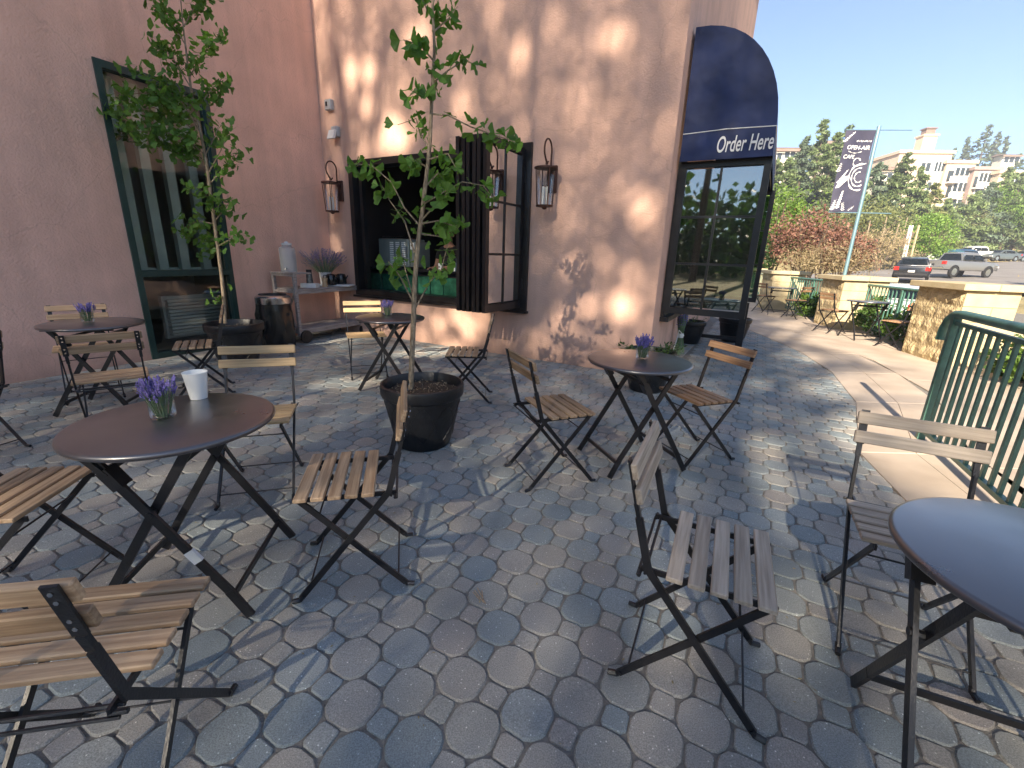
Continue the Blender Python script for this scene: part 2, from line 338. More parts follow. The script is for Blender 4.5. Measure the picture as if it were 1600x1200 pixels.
def stone(poly, cx, cy, rot, z=0, tilt=(0,0), jit=.0014, sh=.0026):
    c, s_ = math.cos(rot), math.sin(rot); vs = []; n = len(poly)
    J = [(random.gauss(0, jit), random.gauss(0, jit)) for _ in poly]
    for off, dz in(((sh, -.009), (sh+.0052, 0)) if n > 12 else ((sh, -.012), (sh+.0018, -.0022), (sh+.0058, 0))):
        for (px, py), (jx, jy) in zip(poly, J):
            r = math.hypot(px, py); k = (r-off)/r; a, b = px*k+jx, py*k+jy
            vs.append((cx+a*c-b*s_, cy+a*s_+b*c, z+dz+a*tilt[0]+b*tilt[1]))
    m = len(vs)//n; fs = [tuple(range((m-1)*n, m*n))]+[(i*n+k, i*n+(k+1) % n, (i+1)*n+(k+1) % n, (i+1)*n+k) for i in range(m-1) for k in range(n)]
    return vs, fs
OP, SQP = bulge(OCT, 0, 0), bulge(SQ, 1, 0)
def cham(poly, f):
    out = []; n = len(poly); L_ = min((Vector(poly[i])-Vector(poly[(i+1) % n])).length for i in range(n))*f
    for i in range(n):
        p = Vector(poly[i]); a = Vector(poly[i-1]); b = Vector(poly[(i+1) % n]); out.append(p+(a-p).normalized()*L_); out.append(p+(b-p).normalized()*L_)
    return out
OP = cham(OCT, .24); SQP = cham(SQ, .14)
def inside(x, y):
    if x > bx(y)+.05 or y < -4.3: return False
    p = Vector((x, y, 0))
    if (p-L0).dot(NL) < .16 and (p-L0).dot(TL) < 4: return False
    if (p-C2).dot(NM) < .2 and (p-C2).dot(NF) < .2: return False
    if y > 14: return False
    return True
cells = []
for i in range(-70, 90):
    for j in range(-70, 100):
        for kind, (u, v) in(('o', (i*PP, j*PP)), ('s', (i*PP+H_, j*PP+H_))):
            x = -.07+u*ca-v*sa; y = 1.48+u*sa+v*ca
            if inside(x, y): cells.append((kind, x, y))
def screen(x, y, z=0):
    d = Vector((x, y, z))-CAMPOS; dz = d.dot(FW)
    if dz < .2: return None
    return 800+F_PX*d.dot(RT)/dz, 600-F_PX*d.dot(UP)/dz, dz
vis = []; rest = []
for c in cells:
    s = screen(c[1], c[2])
    (vis if s and -20 < s[0] < 1620 and s[1] < 1220 else rest).append((s[2] if s else 99, c))
vis.sort(key=lambda q: q[0]); rest += vis[300:]; vis = vis[:300]
protos = {k: [MB() for _ in range(5)] for k in 'os'}
PM = {}
for k, poly in(('o', OP), ('s', SQP)):
    PM[k] = []
    for m_ in protos[k]:
        m_.add(*stone(poly, 0, 0, 0)); PM[k].append(m_.mesh('paver', PAVM, False))
for _, (k, x, y) in vis:
    o = link('paver', random.choice(PM[k]), patio); o.location = (x, y, random.gauss(0, .0009))
    o.rotation_euler = (random.gauss(0, .008), random.gauss(0, .008), PANG+random.choice((0, 1, 2, 3))*math.pi/2+random.gauss(0, .012))
mb = MB()
for _, (k, x, y) in rest:
    mb.add(*stone(OP if k == 'o' else SQP, x, y, PANG+random.gauss(0, .012), random.gauss(0, .001), (random.gauss(0, .008), random.gauss(0, .008))))
mb.obj('paver_field', PAVM, patio, kind='stuff')
# soldier course along the walls
mb = MB()
RECT = [(.085, -.045), (.085, .045), (-.085, .045), (-.085, -.045)]
for o0, t_, n_, s0, s1 in((C2, TM, NM, .0, LENM), (L0, TL, NL, -4.4, 2.7), (C2, TF, NF, 0, 3.4)):
    s = s0+.05
    while s < s1:
        p = o0+t_*s+n_*.092; mb.add(*stone(RECT, p.x, p.y, math.atan2(n_.y, n_.x), -.001, sh=.003)); s += .094
mb.obj('border_pavers', PAVM, patio, kind='stuff')
# concrete: edge slabs, then large slabs up to the fence line
conc = MB(); conc.box(-2, 16, -4.5, 18, -.06, -.0095); conc = struct(conc, 'concrete_walk', JOINT)
def off(d): return [(bx(y)+d*1.12, y) for x, y in BND]
def slab(pts, z=.007):
    m_ = MB(); c = sum((Vector(p) for p in pts), Vector((0, 0)))/len(pts)
    q = [Vector(p)+(c-Vector(p)).normalized()*.006 for p in pts]
    q2 = [Vector(p)+(c-Vector(p)).normalized()*.010 for p in pts]; n = len(pts)
    vs = [(p.x, p.y, -.02) for p in q]+[(p.x, p.y, z-.005) for p in q]+[(p.x, p.y, z) for p in q2]
    m_.add(vs, [tuple(range(2*n, 3*n))]+[(i*n+k, i*n+(k+1) % n, (i+1)*n+(k+1) % n, (i+1)*n+k) for i in(0, 1) for k in range(n)])
    return m_
ys = list(np.arange(-3.2, 15.5, 1.24))
for a, b in zip(ys, ys[1:]):
    for d0, d1 in((0, .42), (.42, .84)):
        slab([(bx(a)+d0, a), (bx(a)+d1, a), (bx(b)+d1, b), (bx(b)+d0, b)]).obj('edge_slab', CONC, conc)
ys = [-4.4, -2, .4, 2.8, 5.2, 8.4, 11.6, 14.8, 17.8]
for a, b in zip(ys, ys[1:]):
    mids = [y for x, y in BND if a < y < b]
    lft = [(bx(y)+.84, y) for y in [a]+mids+[b]]
    slab([(9.2, b), (9.2, a)][::-1]+lft[::-1]).obj('slab', CONC, conc)

# ------------------------------------------------------------------ the building
bld = thing('stucco_building', 'pink stucco cafe building with a folding service window and a tall green framed window', 'building')
def wseg(mb, o, T, N, s0, s1, z0, z1, t=.28):
    """a wall block whose outer face lies in the plane through o along T; N points outwards"""
    mb.prism([(s0, z0), (s1, z0), (s1, z1), (s0, z1)], o, T, (0,0,1), N, -t, 0)
TOPZ = 6.6
def wall_open(o, T, N, s0, s1, a, b, z0, z1, m, t=.28):
    mb = MB(); wseg(mb, o, T, N, s0, a, -.03, TOPZ, t); wseg(mb, o, T, N, b, s1, -.03, TOPZ, t)
    wseg(mb, o, T, N, a, b, -.03, z0, t); wseg(mb, o, T, N, a, b, z1, TOPZ, t)
    return mb.obj('wall', m, bld)
wall_open(C2, TM, NM, 0, LENM, 1.60, 4.68, .62, 2.57, STUCCO)
wall_open(L0, TL, NL, -9, (K-L0).length, .02, 1.12, .0, 3.05, STUCCO2)
wall_open(C2, TF, NF, .28, 6.2, .42, 2.7, .71, 2.32, STUCCO)
mb = MB()
for o0, T, N, a, b in((C2, TM, NM, -.06, LENM), (L0, TL, NL, -9, 2.6), (C2, TF, NF, 0, 6.2)):
    mb.prism([(a, TOPZ), (b, TOPZ), (b, TOPZ+.22), (a, TOPZ+.22)], o0, T, (0,0,1), N, -.35, .07)
mb.obj('cornice', STUCCO, bld)
mb = MB(); e = C2+TF*6.2; f2 = e-NF*6; mb.prism([(C2.x, C2.y), (e.x, e.y), (f2.x, f2.y), (-8.5, 13), (-9, 0), (-8.1, -3.1), (K.x, K.y)][::-1], (0,0,TOPZ-.25), (1,0,0), (0,1,0), (0,0,1), 0, .2)
mb.obj('roof', STUCCO2, bld)
# rooms behind the openings
def room(o, T, N, s0, s1, d0, d1, z1, fl, wl):
    I = -N; P = lambda s, d, z: o+T*s+I*d+Vector((0,0,z))
    mb = MB(); mb.add([P(s0,d0,.01), P(s1,d0,.01), P(s1,d1,.01), P(s0,d1,.01)], [(0,1,2,3)]); mb.obj('room_floor', fl, bld)
    mb = MB()
    mb.add([P(s0,d1,0), P(s1,d1,0), P(s1,d1,z1), P(s0,d1,z1)], [(0,1,2,3)])
    mb.add([P(s1,d0,0), P(s1,d1,0), P(s1,d1,z1), P(s1,d0,z1)], [(0,1,2,3)])
    mb.add([P(s0,d0,0), P(s0,d1,0), P(s0,d1,z1), P(s0,d0,z1)], [(0,1,2,3)])
    mb.add([P(s0,d0,z1), P(s1,d0,z1), P(s1,d1,z1), P(s0,d1,z1)], [(0,1,2,3)])
    mb.obj('room_wall', wl, bld)
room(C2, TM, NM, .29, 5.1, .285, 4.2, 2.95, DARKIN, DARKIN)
FLR = mat('lobby_floor', (.16,.15,.135), .35, var=.3, scale=3)
BEIGE = mat('lobby_wall', (.62,.54,.42), .8, var=.06, scale=2)
room(L0, TL, NL, -1.6, 2.4, .285, 3.2, 3.4, FLR, BEIGE)
# main window: fixed frame
def PMn(s, z, out=0): return C2+TM*s+NM*out+Vector((0,0,z))
fr = MB()
for (a, b, z0, z1) in((4.60,4.68,.62,2.57), (1.60,1.68,.62,2.57), (1.68,4.60,.62,.70), (1.68,4.60,2.48,2.57)):
    fr.prism([(a,z0),(b,z0),(b,z1),(a,z1)], C2, TM, (0,0,1), NM, -.20, .035)
fr.prism([(4.50,.70),(4.56,.70),(4.56,2.48),(4.50,2.48)], C2, TM, (0,0,1), NM, -.12, -.05)
wfr = fr.obj('window_frame', BRONZE, bld)
s_ = MB(); s_.prism([(1.58,.585),(4.70,.585),(4.70,.617),(1.58,.617)], C2, TM, (0,0,1), NM, -.02, .075); s_.obj('sill', BRONZE, wfr)
# six folding leaves stacked at the right jamb, swung square to the wall
def leaf(s, skew, w_=.80, flip=0):
    a = C2+TM*s+NM*.04; d = (NM+TM*skew).normalized(); q = Vector((-d.y, d.x, 0))
    m_ = MB(); z0, z1 = .655, 2.50
    def bar_(u0, u1, a0, a1, th=.022): m_.prism([(u0,a0),(u1,a0),(u1,a1),(u0,a1)], a, d, (0,0,1), q, -th, th)
    bar_(0, .065, z0, z1); bar_(w_-.065, w_, z0, z1); bar_(.065, w_-.065, z0, z0+.09); bar_(.065, w_-.065, z1-.07, z1)
    bar_(w_/2-.012, w_/2+.012, z0+.09, z1-.07, .014)
    for k in(1, 2):
        zz = z0+.09+(z1-z0-.16)*k/3; bar_(.065, w_/2-.012, zz-.012, zz+.012, .0135); bar_(w_/2+.012, w_-.065, zz-.012, zz+.012, .0135)
    fo = m_.obj('folding_leaf', BRONZE, bld)
    zs = [z0+.09+(z1-z0-.16)*k/3 for k in range(4)]
    for k in range(3):
        for u0, u1 in((.066, w_/2-.013), (w_/2+.013, w_-.066)):
            g_ = MB(); g_.prism([(u0,zs[k]+.013),(u1,zs[k]+.013),(u1,zs[k+1]-.013),(u0,zs[k+1]-.013)], a, d, (0,0,1), q, -.003, .003); g_.obj('pane', GLASSR, fo)
    h_ = MB()
    for zz in(.95, 2.2): h_.tube([a+d*.0+q*.03+Vector((0,0,zz-.06)), a+d*.0+q*.03+Vector((0,0,zz+.06))], .011, 8)
    h_.obj('hinge', BLACK, fo)
leaf(1.70, .03)
for k, sk in enumerate((.035, .02, .03, .015, .02)): leaf(1.775+.072*k, sk)
# tall green framed window in the left wall
def strip(mb, s0, s1, z0, z1, a=-.10, b=.02): mb.prism([(s0,z0),(s1,z0),(s1,z1),(s0,z1)], L0, TL, (0,0,1), NL, a, b)
f_ = MB(); strip(f_, .02,.08,.0,3.05); strip(f_, 1.06,1.12,.0,3.05); strip(f_, .08,1.06,.0,.07); strip(f_, .08,1.06,2.98,3.05); strip(f_, .08,1.06,.94,1.01)
gf = f_.obj('green_window_frame', GREENF, bld)
for z0, z1 in((.071,.939), (1.011,2.979)):
    g_ = MB(); strip(g_, .081,1.059,z0,z1,-.05,-.044); g_.obj('pane', GLASSD, gf)
PAL = mat('pale_post', (.80,.84,.82), .6, var=.08, scale=6)
for k, (s, d) in enumerate(((.20,.34), (.44,.36), (.70,.38), (.98,.40))):
    m_ = MB(); m_.prism([(s,1.0),(s+.10,1.0),(s+.10,3.0),(s,3.0)], L0-NL*d, TL, (0,0,1), NL, -.04, .04); m_.obj('inner_post', PAL, bld)
m_ = MB(); m_.prism([(-.2,.96),(1.75,.96),(1.75,1.02),(-.2,1.02)], L0-NL*.47, TL, (0,0,1), NL, -.04, .04); m_.obj('inner_rail', PAL, bld)
CUR = mat('curtain', (.80,.74,.62), .9, var=.12, scale=6)
m_ = MB(); n = 60; vs = []
for i in range(n+1):
    s = 1.25+.75*i/n; d = .42+.04*math.sin(i*1.5)
    for z in(1.0, 3.2): vs.append(L0+TL*s-NL*d+Vector((0,0,z)))
m_.add(vs, [(2*i, 2*i+2, 2*i+3, 2*i+1) for i in range(n)]); m_.obj('curtain', CUR, bld, True)
def louvre(parent):
    c = L0+TL*.95-NL*.62
    for k in range(11):
        m_ = MB(); m_.prism([(-.35,.12+.045*k),(.45,.12+.045*k),(.45,.15+.045*k),(-.35,.15+.045*k)], c, TL, (0,0,1), NL, -.09+.002*k, .0); m_.obj('fin', WHITE, parent)
rad = thing('radiator', 'white ribbed radiator behind the lower pane of the green window', 'radiator')
m_ = MB(); c = L0+TL*.95-NL*.74; m_.prism([(-.37,.08),(.47,.08),(.47,.64),(-.37,.64)], c, TL, (0,0,1), NL, -.05, .02); m_.obj('back_plate', WHITE, rad); louvre(rad)
# order window on the side face: two leaves swung out, black frame
def PF(s, out, z): return C2+TF*s+NF*out+Vector((0,0,z))
f_ = MB()
for a, b, z0, z1 in((.36,.42,.66,2.38), (2.7,2.76,.66,2.38), (.42,2.7,.66,.71), (.42,2.7,2.32,2.38)):
    f_.prism([(a,z0),(b,z0),(b,z1),(a,z1)], C2, TF, (0,0,1), NF, -.22, .03)
of = f_.obj('order_window_frame', BLACK, bld)
m_ = MB(); m_.prism([(.34,.60),(2.78,.60),(2.78,.655),(.34,.655)], C2, TF, (0,0,1), NF, -.1, .10); m_.obj('sill', BLACK, of)
def panel(s, w_=.86, z0=.71, z1=2.31, skew=0.0):
    a = PF(s, .032, 0); d = (NF+TF*skew).normalized(); q = Vector((-d.y, d.x, 0)); m_ = MB(); zs = [z0+.07+(z1-z0-.13)*k/3 for k in range(4)]
    def bar_(u0, u1, a0, a1, th=.024): m_.prism([(u0,a0),(u1,a0),(u1,a1),(u0,a1)], a, d, (0,0,1), q, -th, th)
    bar_(0,.065,z0,z1); bar_(w_-.065,w_,z0,z1); bar_(.065,w_-.065,z0,z0+.07); bar_(.065,w_-.065,z1-.06,z1); mid = .065+(w_-.13)*.47
    bar_(mid-.012,mid+.012,z0+.07,z1-.06,.014)
    for k in(1, 2): bar_(.065,mid-.012,zs[k]-.012,zs[k]+.012,.0135); bar_(mid+.012,w_-.065,zs[k]-.012,zs[k]+.012,.0135)
    o = m_.obj('casement', BLACK, bld)
    for k in range(3):
        for u0, u1 in((.066, mid-.013), (mid+.013, w_-.066)):
            g_ = MB(); g_.prism([(u0,zs[k]+.013),(u1,zs[k]+.013),(u1,zs[k+1]-.013),(u0,zs[k+1]-.013)], a, d, (0,0,1), q, -.003, .003); g_.obj('pane', GLASSO, o)
    m_ = MB(); m_.box(0,.001,0,.001,0,.001) if 0 else None
    h_ = MB(); h_.tube([a+q*-.04+Vector((0,0,z0+.02)), a+q*-.12+d*.05+Vector((0,0,z0-.05))], .008, 6); h_.obj('stay', BLACK, o)
panel(.34); panel(2.78, .9)
m_ = MB(); p = PF(2.78, .80, 0); m_.bar(p+Vector((0,0,0)), p+Vector((0,0,.70)), .10, .10, TF); m_.bar(PF(2.78,.05,.12), PF(2.78,.75,.12), .06,.06,(0,0,1)); m_.obj('support_post', BLACK, bld)
# awning: quarter-round end cap facing the patio, barrel running along the face
def awning():
    aw = thing('awning', 'navy canvas awning with white Order Here lettering over the side window', 'awning')
    z0, z1, zt, W = 2.30, 2.56, 3.50, .86
    prof = [(0.0, z0), (W, z0), (W*.985, z1)]
    for k in range(1, 13):
        t = math.pi/2*k/12; prof.append((W*.985*math.cos(t)**.9, z1+(zt-z1)*math.sin(t)))
    prof = [(max(a, 0), z) for a, z in prof]
    sA, sB = .22, 3.0
    m_ = MB(); n = len(prof)
    vs = [PF(s, .03+a, z) for s in(sA, sB) for a, z in prof]
    m_.add(vs, [(i, n+i, n+i+1, i+1) for i in range(1, n-1)])
    m_.obj('canopy', NAVY, aw, True)
    m_ = MB(); m_.add(vs[:n], [tuple(range(n))]); m_.obj('end_cap', NAVY, aw); m_ = MB(); m_.add(vs[n:], [tuple(range(n))[::-1]]); m_.obj('end_cap', NAVY, aw)
    # frame tubes and piping
    t_ = MB(); t_.tube([PF(sA, .03, z1), PF(sA-.004, .45, z1+.012), PF(sA-.004, W*.985+.03, z1)], .0045, 6); t_.tube([PF(sA, W+.02, z1), PF(sB, W+.02, z1)], .005, 6)
    t_.obj('piping', WHITE, aw)
    t_ = MB()
    for s in(sA+.02, sB-.02): t_.tube([PF(s, .03, z0+.02), PF(s, W, z0+.02), PF(s, W-.01, z1)], .012, 8)
    t_.tube([PF(sA+.02, W, z0+.02), PF(sB-.02, W, z0+.02)], .012, 8); t_.obj('awning_frame', BLACK, aw)
    def text(body, size, x0, z, sx, shear, bold):
        cu = bpy.data.curves.new('lettering', 'FONT'); cu.body = body; cu.size = size; cu.shear = shear; cu.offset = bold; cu.extrude = .002; cu.space_character = 1.02
        tmp = bpy.data.objects.new('lettering', cu); COL.objects.link(tmp); dg = bpy.context.evaluated_depsgraph_get()
        me = bpy.data.meshes.new_from_object(tmp.evaluated_get(dg)); bpy.data.objects.remove(tmp)
        me.materials.clear(); me.materials.append(WHITE); me.name = 'lettering'
        A = PF(sA-.006, x0+.03, z); Mx = Matrix((NF*sx, Vector((0,0,1)), -TF)).transposed().to_4x4(); Mx.translation = A; me.transform(Mx)
        return me
    link('lettering', text('Order Here', .205, .34, 2.365, .49, .16, .0022), aw)
awning()
# ------------------------------------------------------------------ lanterns and wall boxes
def lantern(pos, label):
    t = thing('wall_lantern', label, 'lantern', pos, math.atan2(NM.x, -NM.y), 'curved arm lanterns on the pink wall')
    t.scale = (1.13,1.13,1.13)
    m = MB(); m.box(-.055,.055,-.028,0,-.13,.13,.006); m.obj('back_plate', LANT, t)
    m = MB(); pts = [(0,-.02,.0)]+[(0,-.15+.085*math.cos(a), .25+.10*math.sin(a)) for a in np.linspace(-.9, 3.9, 18)]
    pts = [(0,-.025,.06), (0,-.055,.12)]+[(0,-.135+.085*math.cos(a), .25+.10*math.sin(a)) for a in np.linspace(-.35, 3.6, 16)]+[(0,-.17,.145),(0,-.145,.125),(0,-.125,.15)]
    m.tube(pts, .009, 8); m.obj('curved_arm', LANT, t, True)
    m = MB(); m.tube([(0,-.165,.16),(0,-.165,.10)], .008, 8); m.lathe([(.0,.115),(.03,.108),(.115,.09),(.118,.078),(.0,.074)], 24, (0,-.165,0)); m.obj('top_disc', LANT, t, True)
    m = MB(); m.lathe([(0,-.305),(.018,-.30),(.03,-.285),(.085,-.278),(.088,-.262),(0,-.26)], 24, (0,-.165,0)); m.obj('bottom_disc', LANT, t, True)
    for k in range(4):
        a = math.pi/4+k*math.pi/2; m = MB(); m.tube([(.105*math.cos(a),-.165+.105*math.sin(a),.08),(.082*math.cos(a),-.165+.082*math.sin(a),-.265)], .0055, 6); m.obj('rod', LANT, t)
    m = MB(); m.lathe([(.072,-.26),(.092,.078)], 24, (0,-.165,0)); m.obj('glass_cylinder', GLASSC, t, True)
    m = MB()
    for k in range(3):
        a = k*2.09; m.tube([(.025*math.cos(a),-.165+.025*math.sin(a),-.26),(.025*math.cos(a),-.165+.025*math.sin(a),-.09)], .010, 8)
    m.obj('candle_tube', PAPER, t, True)
    m = MB()
    for k in range(3):
        a = k*2.09; m.lathe([(.0,-.09),(.012,-.075),(.010,-.05),(0,-.025)], 8, (.025*math.cos(a),-.165+.025*math.sin(a),0))
    m.obj('bulb', GLASSC, t, True)
lantern(C2+TM*4.90+Vector((0,0,2.16)), 'left hand copper lantern between the wall corner and the window opening')
lantern(C2+TM*1.33+Vector((0,0,2.16)), 'right hand copper lantern on the open wall beside the folded window leaves')
GREYP = mat('grey_plastic', (.42,.42,.42), .5, var=.05, scale=10)
for s, z, nm, lb in((4.98,3.33,'sensor_box','small grey sensor box high on the wall near the corner, upper of the two'), (4.88,2.97,'floodlight_box','small white floodlight box below the sensor on the pink wall')):
    t = thing(nm, lb, 'wall box', C2+TM*s+Vector((0,0,z)), math.atan2(NM.x, -NM.y))
    m = MB(); m.box(-.065,.065,-.07,0,-.07,.07,.01); m.obj('housing', GREYP, t)
    m = MB()
    if nm == 'sensor_box': m.box(-.03,.0,-.078,-.070,-.02,.035); m.obj('lens', BLACK, t)
    else: m.prism([(-.075,-.09),(.075,-.09),(.07,.03),(-.07,.03)], (0,-.10,-.02), (1,0,0), (0,.35,1), (0,-1,.2), -.012, .012); m.obj('lamp_face', WHITE, t)

# ------------------------------------------------------------------ chairs
def make_chair(wood, label, group='folding slat chairs on the paver patio'):
    t = thing('folding_chair', label, 'chair', (0,0,0), 0, group)
    for k in range(5):
        y = -.105+.0585*k+.022; m = MB(); m.box(-.195,.195,y-.0225,y+.0225,.436,.452,.003); m.obj('seat_slat', wood, t)
    u = Vector((0,-.09,.345)).normalized(); nn = Vector((0,u.z,-u.y))
    for z in(.676,.748):
        y = -.155-.09*(z-.43)/.345+.014; m = MB(); m.obox((0,y,z), (1,0,0), nn, u, .197, .009, .0235, .003); m.obj('back_slat', wood, t)
    for sx in(-1, 1):
        m = MB(); x = sx*.172; A = [Vector((x,-.245,.775)), Vector((x,-.213,.645)), Vector((x,-.200,.60)), Vector((x,-.155,.43)), Vector((x*1.04,.185,.022))]
        m.bar(A[0], A[1], .026, .006, nn); m.bar(A[1], A[2], .016, .012, nn); m.bar(A[2], A[3], .010, .022, nn); m.bar(A[3]+Vector((0,0,.006)), A[4], .010, .022, (0,1,1))
        m.obj('back_leg_frame', BLACK, t)
        m = MB(); x2 = sx*.155; m.bar((x2,.165,.428), (x2*1.06,-.205,.018), .009, .021, (0,-1,1)); m.obj('front_leg_frame', BLACK, t)
        m = MB(); m.bar((x2,-.185,.426), (x2,.18,.426), .007, .018, (0,0,1)); m.tube([(x2-sx*.004,-.18,.42),(x2+sx*.03,-.18,.42)], .006, 6); m.obj('seat_rail', BLACK, t)
        for (yy, xx) in((.185, x*1.04), (-.205, x2*1.06)):
            sg = 1 if yy > 0 else -1
            m = MB(); m.tube([(xx,yy-sg*.006,.028),(xx,yy+sg*.006,.012),(xx+sx*.004,yy+sg*.034,.010)], [.010,.010,.009], 6); m.obj('foot', BLACK, t)
        m = MB()
        for z in(.665,.687,.737,.759):
            y = -.155-.09*(z-.43)/.345; m.tube([(sx*.172,y-.007,z),(sx*.172,y-.001,z)], .0045, 6)
        m.obj('bolt', CHROME, t)
    for y, z, r, hw in((.155,.055,.0035,.178), (-.178,.055,.0035,.163), (-.165,.422,.0045,.172), (-.185,.412,.0045,.172), (.10,.352,.0035,.155)):
        m = MB(); m.tube([(-hw,y,z),(hw,y,z)], r, 6); m.obj('cross_rod', BLACK, t)
    return t
def D(a): return R(a)
CH = [ # x, y, yaw, wood, label
 (-.961,.801,11.6,'W','pale slatted chair nearest the camera at bottom left, its back turned to the viewer'),
 (-1.793,1.394,-79.5,'W','brown slatted chair at the left edge, tucked against the table with the white paper cup'),
 (-1.391,2.262,197,'H','slatted chair on the far side of the table with the white cup, facing the camera'),
 (-2.688,2.858,41.3,'W','slatted chair with its back to the camera at the table against the left wall'),
 (-.646,1.625,103.7,'W','slatted chair seen side on in front of the black tree pot, facing left'),
 (.253,2.531,-67.9,'W','slatted chair left of the table by the wall corner, facing right'),
 (1.264,2.888,110.4,'R','slatted chair right of the table by the wall corner, with reddish back slats'),
 (.632,1.192,-115.4,'G','grey weathered slatted chair in the right foreground with a thin gapped seat'),
 (1.428,1.352,153.6,'G','weathered slatted chair behind the table at the bottom right corner, next to the green railing'),
 (-.424,4.004,91.7,'W','slatted chair below the folded window leaves, facing left towards the small table'),
 (-1.583,4.712,203.4,'H','sunlit honey coloured slatted chair behind the small table in front of the wooden cart'),
]
WOODR = mat('reddish_wood', (.25,.135,.07), .58, col2=(.43,.27,.155), scale=3.2, ovar=.2, stretch=(1.2,26,26), bump=.3, bscale=8, spec=.35, bdist=.004, detail=7)
WM = {'W': WOOD, 'H': WOODH, 'G': WOODG, 'R': WOODR}
protoch = {}
def chair(x, y, yaw, k, label, group=None):
    if k not in protoch:
        c = protoch[k] = make_chair(WM[k], label); c.location = (x, y, 0); c.rotation_euler = (0,0,R(yaw))
    else: c = dup(protoch[k], (x, y, 0), R(yaw), label)
    if group: c['group'] = group
    return c
for a in CH: chair(*a)
chair(-3.68,3.73,223,'W','slatted chair against the left wall behind the table with lavender')
chair(-2.86,3.95,122,'W','slatted chair seen edge on in front of the left planter, facing left')
chair(-3.42,2.55,78,'W','slatted chair mostly outside the left edge, only its feet reaching in')

# ------------------------------------------------------------------ tables
def make_table(label):
    t = thing('bistro_table', label, 'table', (0,0,0), 0, 'round black folding bistro tables')
    m = MB(); r = .323; m.lathe([(0,.7),(r-.012,.7),(r-.004,.6975),(r,.692),(r,.684),(r-.004,.679),(r-.012,.680),(r-.014,.688),(0,.690)], 72); m.obj('tabletop', TABLE, t, True)
    for sy, xa in((-1, .0), (1, .0)):
        y = .195*sy
        m = MB(); m.bar((-.225,y,.676), (.225,y,.676), .018, .022, (0,0,1)); m.obj('top_rail', BLACK, t)
        y1, y2 = sy*.232, sy*.205
        m = MB(); m.bar((-.14,y1,.672), (.205,y1,.115), .012, .030, (1,0,1)); m.bar((.200,y1,.121), (.262,y1+sy*.006,.012), .014, .030, (1,0,.4)); m.obj('leg', BLACK, t)
        m = MB(); m.bar((.14,y2,.672), (-.205,y2,.115), .012, .030, (-1,0,1)); m.bar((-.200,y2,.121), (-.262,y2+sy*.006,.012), .014, .030, (-1,0,.4)); m.obj('leg', BLACK, t)
        m = MB(); m.bar((-.155,y1+sy*.0,.676), (-.09,y1,.595), .034, .020, (1,0,1)); m.bar((-.105,y1-sy*.01,.615), (-.065,y1-sy*.01,.55), .05, .036, (1,0,1)); m.obj('slide_bracket', BLACK, t)
        m = MB(); m.tube([(0,y1+sy*.01,.446),(0,y2-sy*.01,.446)], .012, 8); m.obj('pivot', BLACK, t)
    m = MB(); m.bar((.212,-.23,.10), (.212,.23,.10), .010, .022, (0,0,1)); m.obj('cross_bar', BLACK, t)
    m = MB(); m.bar((-.212,-.205,.10), (-.212,.205,.10), .010, .022, (0,0,1)); m.obj('cross_bar', BLACK, t)
    for sx, hw_ in((-1, .23), (1, .20)): m = MB(); m.bar((sx*.10,-hw_,.61), (sx*.10,hw_,.61), .009, .020, (0,0,1)); m.obj('upper_bar', BLACK, t)
    return t
TB = [(-1.228,1.519,9,'large looking black round table in the left foreground holding lavender and a white paper cup'),
      (-3.304,3.457,15,'black round table standing close to the left pink wall'),
      (-1.187,4.272,-5,'black round table between the wooden cart and the potted tree'),
      (.80,2.752,18,'black round table near the wall corner, right of the potted tree'),
      (1.225,.801,-114,'black round table cut by the bottom right corner, its top reflecting blue sky')]
t0 = make_table(TB[0][3]); t0.location = (TB[0][0], TB[0][1], 0); t0.rotation_euler = (0,0,R(TB[0][2]))
for x, y, a, lb in TB[1:]: dup(t0, (x, y, 0), R(a), lb)
m = MB(); m.bar((.112,.232,.24), (.16,.232,.175), .0135, .0315, (1,0,1)); 
m = MB(); m.bar((.093,-.232,.296), (.121,-.232,.252), .0135, .0325, (1,0,1)); m.obj('white_sticker', WHITE, t0)

# ------------------------------------------------------------------ lavender jars and the cup
def lavender(mb_s, mb_b, c, n, spread, h, r0, bl=.028, br=.0042):
    for k in range(n):
        a = random.uniform(0, 6.283); q = math.sqrt(random.random())
        b0 = Vector((c[0]+r0*q*math.cos(a), c[1]+r0*q*math.sin(a), c[2])); hh = h*random.uniform(.72, 1.05)
        tip = b0+Vector((spread*q*math.cos(a+random.gauss(0,.2)), spread*q*math.sin(a+random.gauss(0,.2)), hh))
        mid = b0.lerp(tip, .5)+Vector((0,0,hh*.05)); mb_s.tube([b0, mid, tip], .0011, 3, False)
        d = (tip-mid).normalized(); L_ = bl*random.uniform(.7, 1.3)
        for j in range(5):
            p = tip-d*L_*(j/4); rr = br*random.uniform(.75, 1.2)*(.6 if j == 0 else 1)
            p = p+Vector([random.gauss(0, .0014) for _ in range(3)])
            mb_b.add([p+Vector((rr,0,0)), p+Vector((-rr*.5,rr*.86,0)), p+Vector((-rr*.5,-rr*.86,0)), p+d*rr*1.7, p-d*rr*1.3], [(0,1,3),(1,2,3),(2,0,3),(1,0,4),(2,1,4),(0,2,4)])
WATERM = glass('water', (.72,.80,.76), .6)
